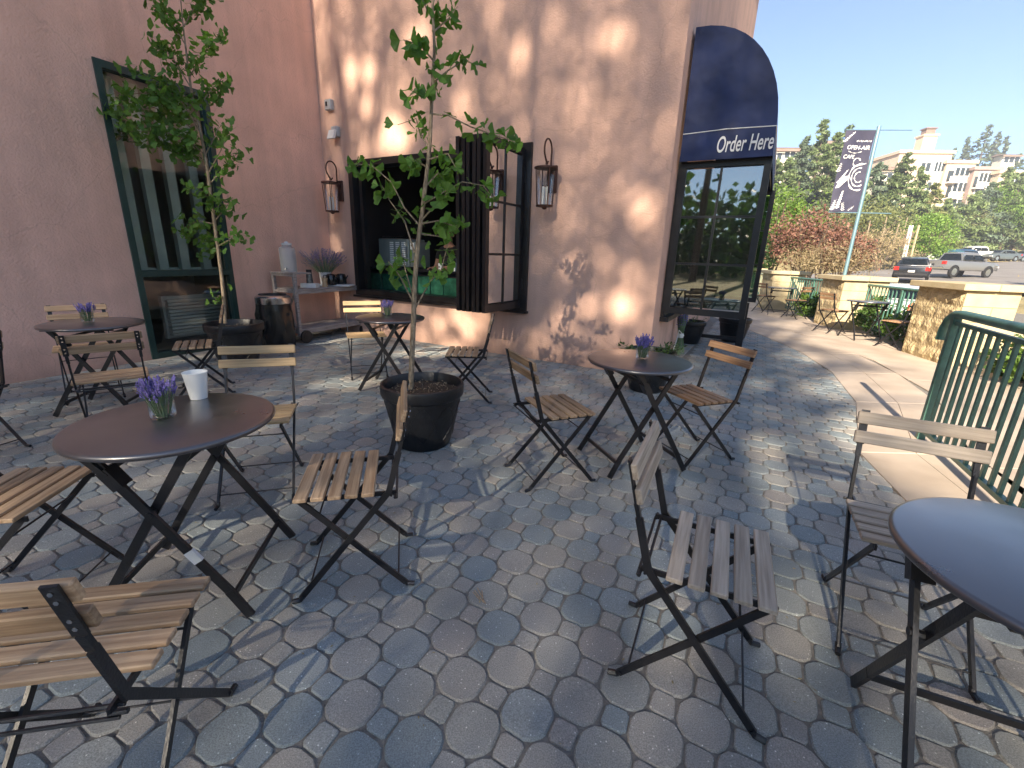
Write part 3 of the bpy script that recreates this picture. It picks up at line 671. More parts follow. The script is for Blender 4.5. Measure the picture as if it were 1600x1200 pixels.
def jar(x, y, z, label, s=1.0):
    t = thing('lavender_jar', label, 'flower jar', (x, y, z), random.random()*6, 'glass jars of lavender on the tables')
    m = MB(); m.lathe([(0,.001),(.034,.001),(.039,.006),(.041,.02),(.041,.058),(.037,.066),(.034,.068),(.034,.074),(.0365,.0745),(.0365,.0785),(.034,.079),(.034,.088),(.036,.089),(.036,.092),(.033,.092)], 32)
    m.obj('jar', GLASSC, t, True)
    a, b = MB(), MB(); lavender(a, b, (0,0,.006), 70, .040, .138, .022, .030, .0052); a.obj('stems', STEM, t); b.obj('lavender_heads', LAV, t)
    pass
    return t
WATER = None
j = gnd(256, 652, .70); jar(j.x, j.y, .70, 'glass jar of lavender beside the white cup on the left foreground table')
j = gnd(138, 503, .70); jar(j.x, j.y, .70, 'glass jar of lavender on the table by the left wall')
j = gnd(606, 493, .70); jar(j.x, j.y, .70, 'glass jar of lavender on the small table in front of the service window')
j = gnd(1003, 560, .70); jar(j.x, j.y, .70, 'glass jar of lavender on the table near the wall corner')
t = thing('paper_cup', 'plain white paper cup on the left foreground table', 'cup', (0,0,0)); j = gnd(311, 622, .70); t.location = (j.x, j.y, .7005)
m = MB(); m.lathe([(0,.004),(.0285,.004),(.0285,0),(.030,0),(.031,.006),(.0435,.108),(.0445,.1085),(.0452,.1105),(.0445,.1125),(.043,.1115),(.0425,.108),(.030,.008),(0,.008)], 40); m.obj('cup', PAPER, t, True)

# ------------------------------------------------------------------ pots
def pot(name, label, x, y, s=1.0, cat='planter', soil=True):
    t = thing(name, label, cat, (x, y, 0), 0)
    prof = [(0,0),(.165,0),(.175,.01),(.205,.12),(.232,.24),(.246,.335),(.262,.345),(.268,.36),(.270,.405),(.266,.42),(.252,.424),(.243,.41),(.238,.36),(.236,.345),(0,.345)]
    m = MB(); m.lathe([(a*s, b*s) for a, b in prof[:-1]], 48); m.obj('pot', POT, t, True)
    # raised tracery on the pot wall
    m = MB()
    for k in range(9):
        a0 = k*2*math.pi/9
        for sg in(-1, 1):
            pts = []
            for i in range(9):
                u = i/8; z = .07+.24*u; r = .165+(.246-.165)*min(1, z/.335)**.8+.003; a = a0+sg*(.33*math.sin(u*math.pi*.95)); pts.append((r*s*math.cos(a), r*s*math.sin(a), z*s))
            m.tube(pts, .0035*s, 4)
    m.obj('tracery', POT, t, True)
    m = MB(); n = 22; vs = [(0,0,.372*s)]; fs = []
    for i in range(1, 7):
        for k in range(n):
            r = .238*s*i/6; vs.append((r*math.cos(6.2832*k/n), r*math.sin(6.2832*k/n), (.372-.012*(i/6)**2)*s+random.gauss(0,.005)))
    fs += [(0, 1+k, 1+(k+1) % n) for k in range(n)]
    fs += [(1+i*n+k, 1+(i+1)*n+k, 1+(i+1)*n+(k+1) % n, 1+i*n+(k+1) % n) for i in range(5) for k in range(n)]
    m.add(vs, fs); m.obj('soil', SOIL, t, True)
    m = MB()
    for _ in range(140):
        a = random.random()*6.283; r = .232*s*math.sqrt(random.random()); z = .374*s; d = Vector((random.gauss(0,1), random.gauss(0,1), random.gauss(0,.4))).normalized()*random.uniform(.003,.009)
        p = Vector((r*math.cos(a), r*math.sin(a), z)); m.bar(p-d, p+d, .004, .003, (0.1,.2,1))
    m.obj('bark_chips', BARK, t, kind='stuff')
    return t
# ginkgo leaves: folded fans
def fan_mesh(name, mat_, bend, fold, notch):
    m = MB(); n = 8; vs = [(0,0,0), (.0,.028,.004)]
    for k in range(n+1):
        a = R(-62+124*k/n); r = .060*(1-.10*abs(math.sin(k*2.1+bend*9)))
        if k == n//2: r *= notch
        x = r*math.sin(a); y = .028+r*math.cos(a)*.95; vs.append((x, y, fold*abs(x)*.8+bend*math.sin(y*30)*.012+.004*math.sin(k*1.9)))
    fs = [(1, 2+k+1, 2+k) for k in range(n)]
    m.add(vs, fs); m.tube([(0,0,0),(0,.015,.003),(0,.030,.004)], .0009, 3, False)
    me = m.mesh(name, mat_); return me
GM = [fan_mesh('leaf', GINKGO, b, f, q) for b, f, q in((.5,.2,.72),(-.6,.45,.8),(.9,-.25,.65),(.2,.7,.78),(-1,.1,.9))]
def place_leaf(par, p, size, out=None):
    o = link('leaf', random.choice(GM), par); d = Vector((random.gauss(0,1), random.gauss(0,1), random.gauss(-.25,.6)))
    if out is not None: d += out*1.0
    d.normalize(); nn = Vector((random.gauss(0,.9), random.gauss(-.45,.8), random.gauss(.55,.5))); nn = (nn-d*nn.dot(d)).normalized()
    X = d.cross(nn); s = size/.085
    Mx = Matrix((X, d, nn)).transposed().to_4x4(); Mx = Mx @ Matrix.Diagonal((s, s, s, 1)); Mx.translation = Vector(p)-par.location; o.matrix_local = Mx; return o
def pathpts(px, Y0, dY=0):
    n = len(px); return [at(a, b, Y0+dY*(i/(max(n-1, 1)))) for i, (a, b) in enumerate(px)]
def resample(pts, step):
    out = []; acc = 0
    for a, b in zip(pts, pts[1:]):
        L_ = (b-a).length; k = max(1, int(L_/step))
        for i in range(k): out.append(a.lerp(b, (i+random.random())/k))
    return out
TY = 2.95
tree = thing('potted_ginkgo_tree', 'young ginkgo tree rising from the black pot in the middle of the patio', 'tree', (-.665, TY, .36))
def treepart(mb, name, m_, par):
    o = mb.obj(name, m_, par, True); o.data.transform(Matrix.Translation(-par.location)); return o
tp = pathpts([(641,640),(642,600),(646,500),(648,440),(653,380),(660,330),(668,260),(672,220),(675,150),(679,80),(676,10),(684,-60)], TY)
m = MB(); m.tube(tp, [.021,.019,.017,.0155,.0145,.013,.012,.0115,.010,.009,.007,.004], 10); treepart(m, 'trunk', BARK, tree)
BR = [([(655,352),(632,325),(612,285),(580,258),(553,256)],-.10,9), ([(648,395),(632,345),(608,312),(597,290)],.12,9), ([(660,320),(690,302),(722,284),(755,290),(772,312)],.10,12),
      ([(658,345),(690,310),(700,300)],-.15,7), ([(672,235),(655,205),(650,185),(622,195)],.08,7), ([(673,178),(700,180),(735,198),(775,212),(805,222)],-.12,16),
      ([(647,475),(625,432),(606,408)],-.1,7), ([(648,470),(634,425),(628,395)],.12,5), ([(650,480),(672,440),(690,420),(700,380)],.06,9), ([(656,350),(685,345),(706,352)],-.14,8),
      ([(668,262),(650,250),(640,262)],.15,8), ([(666,290),(685,270),(695,285)],.12,9), ([(675,160),(655,135),(640,150)],-.1,8), ([(676,130),(700,110),(725,95),(742,100)],.1,9),
      ([(678,95),(655,70),(630,62)],-.12,9), ([(677,50),(700,30),(715,10)],.12,8), ([(676,30),(660,0),(645,-20)],.1,8), ([(681,-10),(690,-40),(700,-60)],0,6), ([(668,250),(700,240),(712,262)],-.12,8), ([(655,365),(690,370),(722,345)],.16,7)]
nl = 0
for px, dy, nleaf in BR:
    pts = pathpts(px, TY, dy); m = MB(); m.tube(pts, [.0058-.0038*i/(len(pts)-1) for i in range(len(pts))], 6); treepart(m, 'branch', BARK, tree)
    for k in range(int(nleaf*1.8)):
        u = (.25+.75*random.random()**.7)*(len(pts)-1); i = min(int(u), len(pts)-2); p = pts[i].lerp(pts[i+1], u-i); place_leaf(tree, p, random.uniform(.06,.105)); nl += 1
for k in range(46):
    u = random.uniform(3.2, 11); i = min(int(u), 10); p = tp[i].lerp(tp[i+1], u-i); place_leaf(tree, p+Vector((random.gauss(0,.02),random.gauss(0,.02),0)), random.uniform(.045,.08))
m = MB()
for k in range(14):
    a = random.uniform(-.5,.5); b = gnd(640, 650, .36); p0 = tp[0]+Vector((random.gauss(0,.012), random.gauss(-.02,.010), .12+random.gauss(0,.02)))
    q = p0+Vector((-.05+random.gauss(0,.012), -.06+random.gauss(0,.01), -.17)); m.tube([p0, p0.lerp(q,.5)+Vector((0,-.008,.01)), q], [.007,.011,.008], 6)
treepart(m, 'tan_strands', RAG, tree)  # tan strands standing for chair slats seen edge-on, no real wrap
pot('black_tree_pot', 'large black plastic pot with vine tracery in the centre of the patio', -.62, 2.95, 1.06)
# left planter
pot('black_planter', 'black pot at the foot of the green window, left of the trash can', -3.18, 5.02, 1.12)
T2Y = 5.02
tree2 = thing('bushy_ginkgo_tree', 'bushy young ginkgo tree in front of the tall green framed window', 'tree', (-3.18, T2Y, .38))
tp2 = pathpts([(352,505),(350,470),(346,430),(338,370),(330,310),(322,250),(312,200),(300,150),(292,90),(285,30),(280,-30)], T2Y)
m = MB(); m.tube(tp2, [.020,.019,.018,.017,.016,.015,.013,.011,.009,.006,.003], 10); treepart(m, 'trunk', BARK, tree2)
BR2 = [([(318,240),(290,215),(250,205),(205,205)],-.3,60), ([(315,220),(280,180),(240,168),(195,175),(158,172)],.1,60), ([(312,205),(285,160),(250,130),(215,110)],-.3,45), ([(325,265),(295,240),(262,228),(225,212)],-.1,55), ([(326,270),(345,235),(358,205),(362,185)],-.2,12), ([(330,285),(350,262),(372,238)],.1,24),
       ([(322,240),(335,215),(342,195)],.1,18), ([(332,320),(318,300),(300,288)],-.2,14), ([(336,350),(310,345),(296,352),(282,368)],.1,26), ([(338,370),(325,378),(318,392)],.2,20), ([(336,345),(352,325),(362,312)],.1,14), ([(340,385),(358,375),(372,372),(384,378)],-.1,14),
       ([(334,330),(345,318),(356,322)],-.1,10), ([(308,170),(330,140),(350,120)],.1,30), ([(300,140),(270,90),(235,60)],.1,45), ([(296,120),(320,80),(345,50)],-.1,35), ([(290,70),(265,30),(240,0)],.1,35), ([(288,40),(310,0),(325,-30)],.0,30), ([(350,470),(342,462),(336,470)],-.1,5), ([(308,190),(270,175),(225,190),(190,210)],.3,40), ([(300,150),(265,150),(225,145),(180,150)],-.4,45)]
allp = []
for px, dy, nleaf in BR2:
    pts = pathpts(px, T2Y, dy); m = MB(); m.tube(pts, [.0065-.0045*i/(len(pts)-1) for i in range(len(pts))], 5); treepart(m, 'branch', BARK, tree2)
    for k in range(int(nleaf*2.0)):
        u = (.2+.8*random.random())*(len(pts)-1); i = min(int(u), len(pts)-2); allp.append(pts[i].lerp(pts[i+1], u-i)+Vector([random.gauss(0,.045) for _ in range(3)]))
random.shuffle(allp)
for p in allp[:270]: place_leaf(tree2, p, random.uniform(.065,.11))
mv = []; mf = []
for p in allp[270:]:
    me = random.choice(GM); d = Vector((random.gauss(0,1), random.gauss(0,1), random.gauss(-.2,.6))).normalized(); nn = Vector((random.gauss(0,.9), random.gauss(-.3,.8), random.gauss(.6,.5))); nn = (nn-d*nn.dot(d)).normalized(); X = d.cross(nn); s = random.uniform(.7,1.15)
    Mx = Matrix((X, d, nn)).transposed()*s; b = len(mv); mv += [tuple(Mx @ v.co+p-tree2.location) for v in me.vertices]; mf += [tuple(i+b for i in f.vertices) for f in me.polygons]
m = MB(); m.add(mv, mf); m.obj('leaf_mass', GINKGO, tree2, kind='stuff')
# other pots
pot('leafy_planter', 'black pot with low green plants directly behind the table near the wall corner', 1.40, 4.47, .98)
pot('dark_pot', 'dark pot under the order window, left of the black support post', 2.88, 7.25, .86)
pot('grey_pot', 'charcoal pot at the right end of the order window, beside the sunny walk', 3.72, 7.52, .95)
def sprigs(name, label, x, y, z, n, h, m_, spread=.16, leaf=.05):
    t = thing(name, label, 'plant', (x, y, z)); s_, l_ = MB(), MB()
    for k in range(n):
        a = random.random()*6.283; q = random.random()**.5; p = Vector((q*spread*.6*math.cos(a), q*spread*.6*math.sin(a), 0)); tip = p+Vector((q*spread*math.cos(a), q*spread*math.sin(a), h*random.uniform(.5,1)))
        s_.tube([p, p.lerp(tip,.5)+Vector((0,0,.02)), tip], .002, 3, False)
        for j in range(7):
            c = p.lerp(tip, random.uniform(.35,1)); d = Vector((random.gauss(0,1),random.gauss(0,1),random.gauss(.2,.5))).normalized(); w_ = d.cross(Vector((random.gauss(0,.5),random.gauss(0,.5),1))).normalized()
            L_ = leaf*random.uniform(.6,1.1); l_.add([c, c+d*L_*.5+w_*L_*.22, c+d*L_, c+d*L_*.5-w_*L_*.22], [(0,1,2,3)])
    s_.obj('stems', STEM, t); l_.obj('leaves', m_, t); return t
sprigs('green_plant', 'low green foliage filling the pot behind the corner table', 1.40, 4.47, .35, 26, .14, TREELEAF, .24, .07)
sprigs('grey_green_plant', 'small grey green plant in the dark pot under the order window', 2.88, 7.25, .31, 14, .12, TREELEAF, .16)
sprigs('sparse_plant', 'sparse dry plant in the charcoal pot at the end of the order window', 3.72, 7.52, .34, 6, .05, TREELEAF, .12)
t = thing('lavender_bundle', 'upside down bunch of lavender tied with white ribbon beside the building corner', 'dried flowers', (2.32, 6.15, .0))
a, b = MB(), MB()
for k in range(60):
    an = random.random()*6.283; q = random.random()**.5; top = Vector((.07*q*math.cos(an), .07*q*math.sin(an), .58+random.gauss(0,.04))); mid = Vector((.035*q*math.cos(an), .035*q*math.sin(an), .30)); bot = Vector((.09*q*math.cos(an), .09*q*math.sin(an), .02+random.random()*.06))
    a.tube([bot, mid, top], .0035, 3, False)
    for j in range(4):
        p = top+Vector((0,0,-.03*j)); r_ = .010; b.add([p+Vector((r_,0,0)), p+Vector((-r_*.5,r_,0)), p+Vector((-r_*.5,-r_,0)), p+Vector((0,0,r_*1.6))], [(0,1,3),(1,2,3),(2,0,3)])
a.obj('stems', STEM, t); b.obj('lavender_heads', LAV, t); m = MB(); m.lathe([(.04,.27),(.045,.30),(.04,.33)], 16); m.tube([(.04,-.02,.30),(-.05,-.06,.38),(-.07,-.06,.22),(-.09,-.05,.10)], .008, 5); m.obj('ribbon', WHITE, t)

# ------------------------------------------------------------------ trash can and serving cart
t = thing('trash_can', 'black trash can with a chrome rim and a black plastic liner beside the cart', 'trash can', (-3.22,5.98,0))
BAG = mat('plastic_bag', (.008,.009,.010), .22, var=.3, scale=8, spec=.6)
m = MB(); n = 40; vs = []; rows = 14
for i in range(rows+1):
    u = i/rows; z = .02+.60*u
    for k in range(n):
        a = 6.2832*k/n; r = .205+.018*math.sin(u*3.0)+(.012*math.sin(a*7+u*2)+.008*math.sin(a*13-u*5)+random.gauss(0,.003))*min(1,(1-u)*3+.1); vs.append((r*math.cos(a), r*math.sin(a), z))
m.add(vs, [(i*n+k, i*n+(k+1) % n, (i+1)*n+(k+1) % n, (i+1)*n+k) for i in range(rows) for k in range(n)]); m.obj('liner_bag', BAG, t, True)
m = MB(); m.lathe([(.213,.59),(.216,.60),(.216,.67),(.195,.69),(.17,.70)], 40); m.obj('rim', CHROME, t, True)
m = MB(); m.lathe([(.17,.70),(.165,.712),(.12,.708),(.115,.62)], 40); m.obj('lid', BLACK, t, True)

cart = thing('serving_cart', 'weathered grey wooden serving cart on wheels holding water, cups and lavender', 'cart', (-3.02,6.21,0), math.atan2(TL.y, TL.x))
# local: x along the wall away from the camera, y towards the wall
Lc, Wc = 1.28, .47
def cbox(name, x0, x1, y0, y1, z0, z1, par=cart, c=.004): m_ = MB(); m_.box(x0,x1,y0,y1,z0,z1,c); return m_.obj(name, CARTW, par)
for x in(0, Lc-.045):
    for y in(0, Wc-.045): cbox('post', x, x+.045, y, y+.045, .09, .96)
    cbox('end_rail', x+.004, x+.041, .046, Wc-.046, .925, .955); cbox('end_rail', x+.004, x+.041, .046, Wc-.046, .70, .735); cbox('end_rail', x+.004, x+.041, .046, Wc-.046, .14, .175)
    m = MB(); m.bar((x+.022,.05,.185), (x+.022,Wc-.05,.69), .020, .030, (1,0,0)); m.obj('diagonal_brace', CARTW, cart)
    m = MB(); m.bar((x+.0222,Wc-.05,.185), (x+.0222,.05,.69), .018, .030, (1,0,0)); m.obj('diagonal_brace', CARTW, cart)
for z in(.735, .175):
    for k in range(5):
        y = .004+k*.0925; m = MB(); m.box(.048 if k in(0,4) else .0,Lc-.048 if k in(0,4) else Lc,y,y+.088,z,z+.022,.003); m.obj('shelf_plank', CARTW, cart)
    cbox('side_rail', .047, Lc-.047, .006, .036, z-.05, z-.002); cbox('side_rail', .047, Lc-.047, Wc-.036, Wc-.006, z-.05, z-.002)
for x, y in((.09,-.02), (.09,Wc+.02), (Lc-.1,-.02), (Lc-.1,Wc+.02)):
    w_ = MB(); r = .09 if x < .5 else .055
    for a in range(1): w_.tube([(x,y-.014,r),(x,y+.014,r)], r, 24)
    wh = w_.obj('wheel', POT, cart, True); h_ = MB(); h_.tube([(x,y-.018,r),(x,y+.018,r)], r*.55, 12); h_.obj('hub', BLACK, wh, True)
cbox('raised_board', -.01, .29, -.004, Wc+.004, .957, .976)
CM = Matrix.Translation(cart.location) @ Matrix.Rotation(cart.rotation_euler.z, 4, 'Z')
def oncart(x, y, z=.758): return CM @ Vector((x, y, z))
t = thing('water_dispenser', 'glass water dispenser with lid and spigot at the left end of the cart', 'dispenser', oncart(.14,.26,.9765))
FROST = glass('dispenser_glass', (.93,.95,.97), .3, .05, .0)
def frost(m, f):
    t = m.node_tree; N = t.nodes; o = N['Material Output']; src = o.inputs[0].links[0].from_socket; d = N.new('ShaderNodeBsdfDiffuse'); d.inputs[0].default_value = (.78,.82,.84,1)
    mx = N.new('ShaderNodeMixShader'); mx.inputs[0].default_value = f; t.links.new(src, mx.inputs[1]); t.links.new(d.outputs[0], mx.inputs[2]); t.links.new(mx.outputs[0], o.inputs[0])
frost(FROST, .30)
m = MB(); m.lathe([(0,0),(.095,0),(.105,.01),(.105,.30),(.095,.33),(.06,.345),(.06,.36)], 32); m.obj('jar', FROST, t, True)
m = MB(); m.lathe([(.0,.36),(.065,.36),(.068,.385),(.03,.395),(.02,.41),(0,.412)], 24); m.obj('lid', WHITE, t, True)
m = MB(); m.lathe([(0,.012),(.098,.012),(.098,.24),(0,.24)], 24); m.obj('water', glass('cloudy_water', (.86,.90,.92), .3), t, True)
m = MB(); m.tube([(.02,-.10,.05),(.02,-.14,.05),(.02,-.145,.03)], .011, 8); m.obj('spigot', CHROME, t, True)
t = thing('cup_stack', 'upturned stack of clear plastic cups with a dark rim on the cart', 'cups', oncart(.36,.13,.82)); 
m = MB(); m.lathe([(.048,0),(.045,.05),(.042,.10),(.038,.15),(.036,.185),(0,.185)], 24); m.obj('cups', mat('smoked_cup', (.25,.25,.26), .15, .6, var=.3, scale=30), t, True)
m = MB(); m.lathe([(.0385,.155),(.0385,.19),(0,.191)], 24); m.obj('top_cup', BLACK, t, True)
t = thing('napkin_box', 'low white napkin box at the front of the cart under the cup stack', 'box', oncart(.35,.12)); m = MB(); m.box(-.11,.11,-.07,.07,0,.06,.004); m.box(-.10,.10,-.06,.06,.0605,.062); m.obj('box', WHITE, t)
t = thing('stirrer_holder', 'beige wooden holder of stir sticks on the cart', 'holder', oncart(.60,.10)); 
m = MB(); m.lathe([(0,0),(.04,0),(.033,.07),(.045,.13),(.04,.13),(.03,.07),(0,.01)], 20); m.obj('holder', RAG, t, True)
m = MB()
for k in range(14): m.bar((random.gauss(0,.012),random.gauss(0,.012),.02),(random.gauss(0,.022),random.gauss(0,.022),.155),.005,.0015,(1,0,0))
m.obj('stir_sticks', RAG, t)
t = thing('white_tray', 'thin white tray under the two black kettles on the cart', 'tray', oncart(.88,.16)); m = MB(); m.box(-.24,.24,-.12,.12,0,.018,.004); m.box(-.23,.23,-.11,.11,.0185,.02); m.obj('tray', WHITE, t)
for k, (x, lb) in enumerate(((.78,'black kettle with a handle on the white tray, nearer the camera'), (.98,'black kettle on the white tray, farther from the camera'))):
    t = thing('kettle', lb, 'kettle', oncart(x,.16,.779), 0, 'black kettles on the cart')
    t.scale = (.9,.9,.9); m = MB(); m.lathe([(0,0),(.085,0),(.09,.02),(.085,.12),(.07,.165),(.055,.175),(0,.18)], 28); m.obj('body', BAG, t, True)
    m = MB(); m.tube([(-.08,-.01,.15),(-.115,-.01,.155),(-.13,-.01,.10),(-.115,-.01,.04),(-.088,-.01,.035)], .010, 8); m.obj('handle', BLACK, t, True)
    m = MB(); m.tube([(.08,0,.09),(.12,0,.15)], [.014,.009], 8); m.obj('spout', BLACK, t, True)
t = thing('lavender_bouquet', 'wild bouquet of tall lavender in a white pot at the back of the cart', 'bouquet', oncart(.86,.37))
m = MB(); m.lathe([(0,0),(.075,0),(.09,.19),(.095,.20),(.085,.20),(.07,.02),(0,.02)], 28); m.obj('white_pot', WHITE, t, True)
a, b = MB(), MB()
for k in range(150):
    an = random.random()*6.283; q = random.random()**.5; p = Vector((.06*q*math.cos(an), .06*q*math.sin(an), .15)); tip = p+Vector((.30*q*math.cos(an), .30*q*math.sin(an), random.uniform(.25,.43)-.08*q)); a.tube([p, p.lerp(tip,.5)+Vector((0,0,.03)), tip], .0018, 3, False)
    d = (tip-p).normalized()
    for j in range(6):
        c = tip-d*.018*j+Vector([random.gauss(0,.004) for _ in range(3)]); r_ = .0085; b.add([c+Vector((r_,0,0)), c+Vector((-r_*.5,r_,0)), c+Vector((-r_*.5,-r_,0)), c+d*r_*1.8], [(0,1,3),(1,2,3),(2,0,3)])
a.obj('stems', STEM, t); b.obj('lavender_heads', mat('faded_lavender', (.17,.11,.24), .85, col2=(.34,.22,.34), scale=40, ivar=.35), t)
# ------------------------------------------------------------------ inside the service window
IM = -NM
def inn(s, d, z): return C2+TM*s+IM*d+Vector((0,0,z))
rzM = math.atan2(-TM.y, -TM.x)     # local x = to the right along the wall, local -y = towards the patio
t = thing('service_counter', 'dark service counter with a row of glossy green panels facing the patio', 'counter', inn(3.32,.55,0), rzM)
m = MB(); m.box(-1.7,1.7,0,.55,.02,1.0); m.obj('counter_body', BLACK, t)
m = MB(); m.box(-1.7,1.7,-.10,.60,1.0,1.035,.004); m.obj('counter_top', mat('counter_top', (.02,.02,.022), .15, var=.2, scale=10), t)
for k in range(12):
    x = -1.60+k*.262; m = MB(); m.box(x,x+.245,-.028,-.002,.62,.93,.006); m.obj('green_panel', GREENTILE, t)
t = thing('coffee_machine', 'grey green steel coffee machine with rows of vent slots on the counter', 'coffee machine', inn(4.42,.60,1.036), rzM)
STEEL = mat('machine_steel', (.28,.33,.31), .35, .4, var=.1, scale=6)
m = MB(); m.box(-.36,.30,.0,.42,.02,.46,.012); m.box(.30,.42,.03,.40,.02,.42,.01); m.obj('body', STEEL, t)
for r in range(3):
    m = MB()
    for k in range(12): m.box(-.10+r*.13,-.02+r*.13,-.004,-.0005,.05+.031*k,.068+.031*k)
    m.obj('vent_row', PAPER, t)
m = MB(); m.box(-.32,.26,.04,.38,.461,.472); 
for k in range(6): m.tube([(-.28+.09*k,.05,.50),(-.28+.09*k,.36,.50)], .004, 5)
m.tube([(-.30,.05,.47),(-.30,.05,.50),(.22,.05,.50),(.22,.05,.47)], .005, 5); m.obj('cup_rail', CHROME, t)
m = MB(); m.box(.33,.41,.018,.029,.30,.40); m.obj('control_plate', WHITE, t); m = MB(); m.tube([(.37,.016,.36),(.37,.0,.36)], .016, 12); m.obj('knob', BLACK, t)
m = MB()
for x in(-.3,.25): m.box(x,x+.04,.05,.09,0,.02); m.box(x,x+.04,.33,.37,0,.02)
m.obj('foot', BLACK, t)
t = thing('takeaway_cup', 'white cup with a dark emblem standing at the edge of the service counter', 'cup', inn(3.36,.47,1.0355), rzM); m = MB(); m.lathe([(0,0),(.032,0),(.042,.11),(.038,.11),(.03,.01),(0,.01)], 24); m.obj('cup', PAPER, t, True)
m = MB(); m.lathe([(.0345+.0008,.03),(.0392+.0008,.08)], 24); v = m; m = MB(); m.prism([(.016*math.cos(a)*(1 if i % 2 else .6), .016*math.sin(a)*(1 if i % 2 else .6)) for i, a in enumerate(np.linspace(0, 2*math.pi, 11)[:-1])], (0,-.0375,.056), (1,0,0), (0,-.18,1), (0,-1,0), 0, .002); m.obj('emblem', BLACK, t)
t = thing('paper_stack', 'white and pale blue folded papers at the right of the service counter', 'papers', inn(3.12,.52,1.0355), rzM); m = MB(); m.box(-.10,.03,-.05,.06,0,.12,.003); m.obj('white_pack', PAPER, t); m = MB(); m.box(.035,.14,-.04,.08,0,.20,.01); m.obj('blue_pack', mat('blue_pack', (.15,.32,.50), .5, var=.1, scale=9), t)
# back shelf with bottles
t = thing('back_bar_shelf', 'dark shelf on the back wall of the cafe kitchen', 'shelf', inn(2.9,3.3,0), rzM)
for z in(1.25,1.65,2.05): m = MB(); m.box(-1.2,1.2,0,.28,z,z+.03,.003); m.obj('shelf_board', WOOD, t)
m = MB(); m.box(-1.2,-1.17,0,.28,.8,2.3); m.box(1.17,1.2,0,.28,.8,2.3); m.obj('upright', BLACK, t)
BC = [mat('bottle_%s' % n, c, .12, var=.1, scale=9) for n, c in(('amber',(.35,.14,.02)),('green',(.04,.14,.05)),('yellow',(.5,.38,.06)),('pale',(.5,.5,.45)))]
for z in(1.28,1.68,2.08):
    for k in range(11):
        if random.random() < .25: continue
        p = inn(2.9+1.0-k*.2+random.gauss(0,.015), 3.42, z+.0005); b = MB(); h = random.uniform(.2,.29); b.lathe([(0,0),(.036,0),(.037,h*.6),(.014,h*.75),(.013,h),(0,h)], 12); o = b.obj('bottle', random.choice(BC), None, True); o.location = p
        tag(o, 'small bottle standing on the dark shelf at the back of the kitchen', 'bottle', 'bottles on the back bar shelf')
# ---------------------------------------------------------------- people behind the counter
SKIN = mat('skin', (.42,.22,.14), .55, var=.08, scale=20, spec=.4)
HAIRM = mat('brown_hair', (.06,.03,.018), .6, var=.4, scale=30, stretch=(20,20,3))
def skin_mesh(name, nodes, edges, m_, sub=2):
    me = bpy.data.meshes.new(name); me.from_pydata([n[0] for n in nodes], edges, []); o = bpy.data.objects.new('tmp_'+name, me); COL.objects.link(o)
    md = o.modifiers.new('s', 'SKIN'); md.use_smooth_shade = True
    for i, n in enumerate(nodes):
        r = n[1]; me.skin_vertices[0].data[i].radius = r if isinstance(r, tuple) else (r, r)
    me.skin_vertices[0].data[0].use_root = True
    sb = o.modifiers.new('b', 'SUBSURF'); sb.levels = sub; sb.render_levels = sub
    dg = bpy.context.evaluated_depsgraph_get(); me2 = bpy.data.meshes.new_from_object(o.evaluated_get(dg)); bpy.data.objects.remove(o); me2.materials.clear(); me2.materials.append(m_); me2.name = name
    me2.polygons.foreach_set('use_smooth', [True]*len(me2.polygons)); return me2
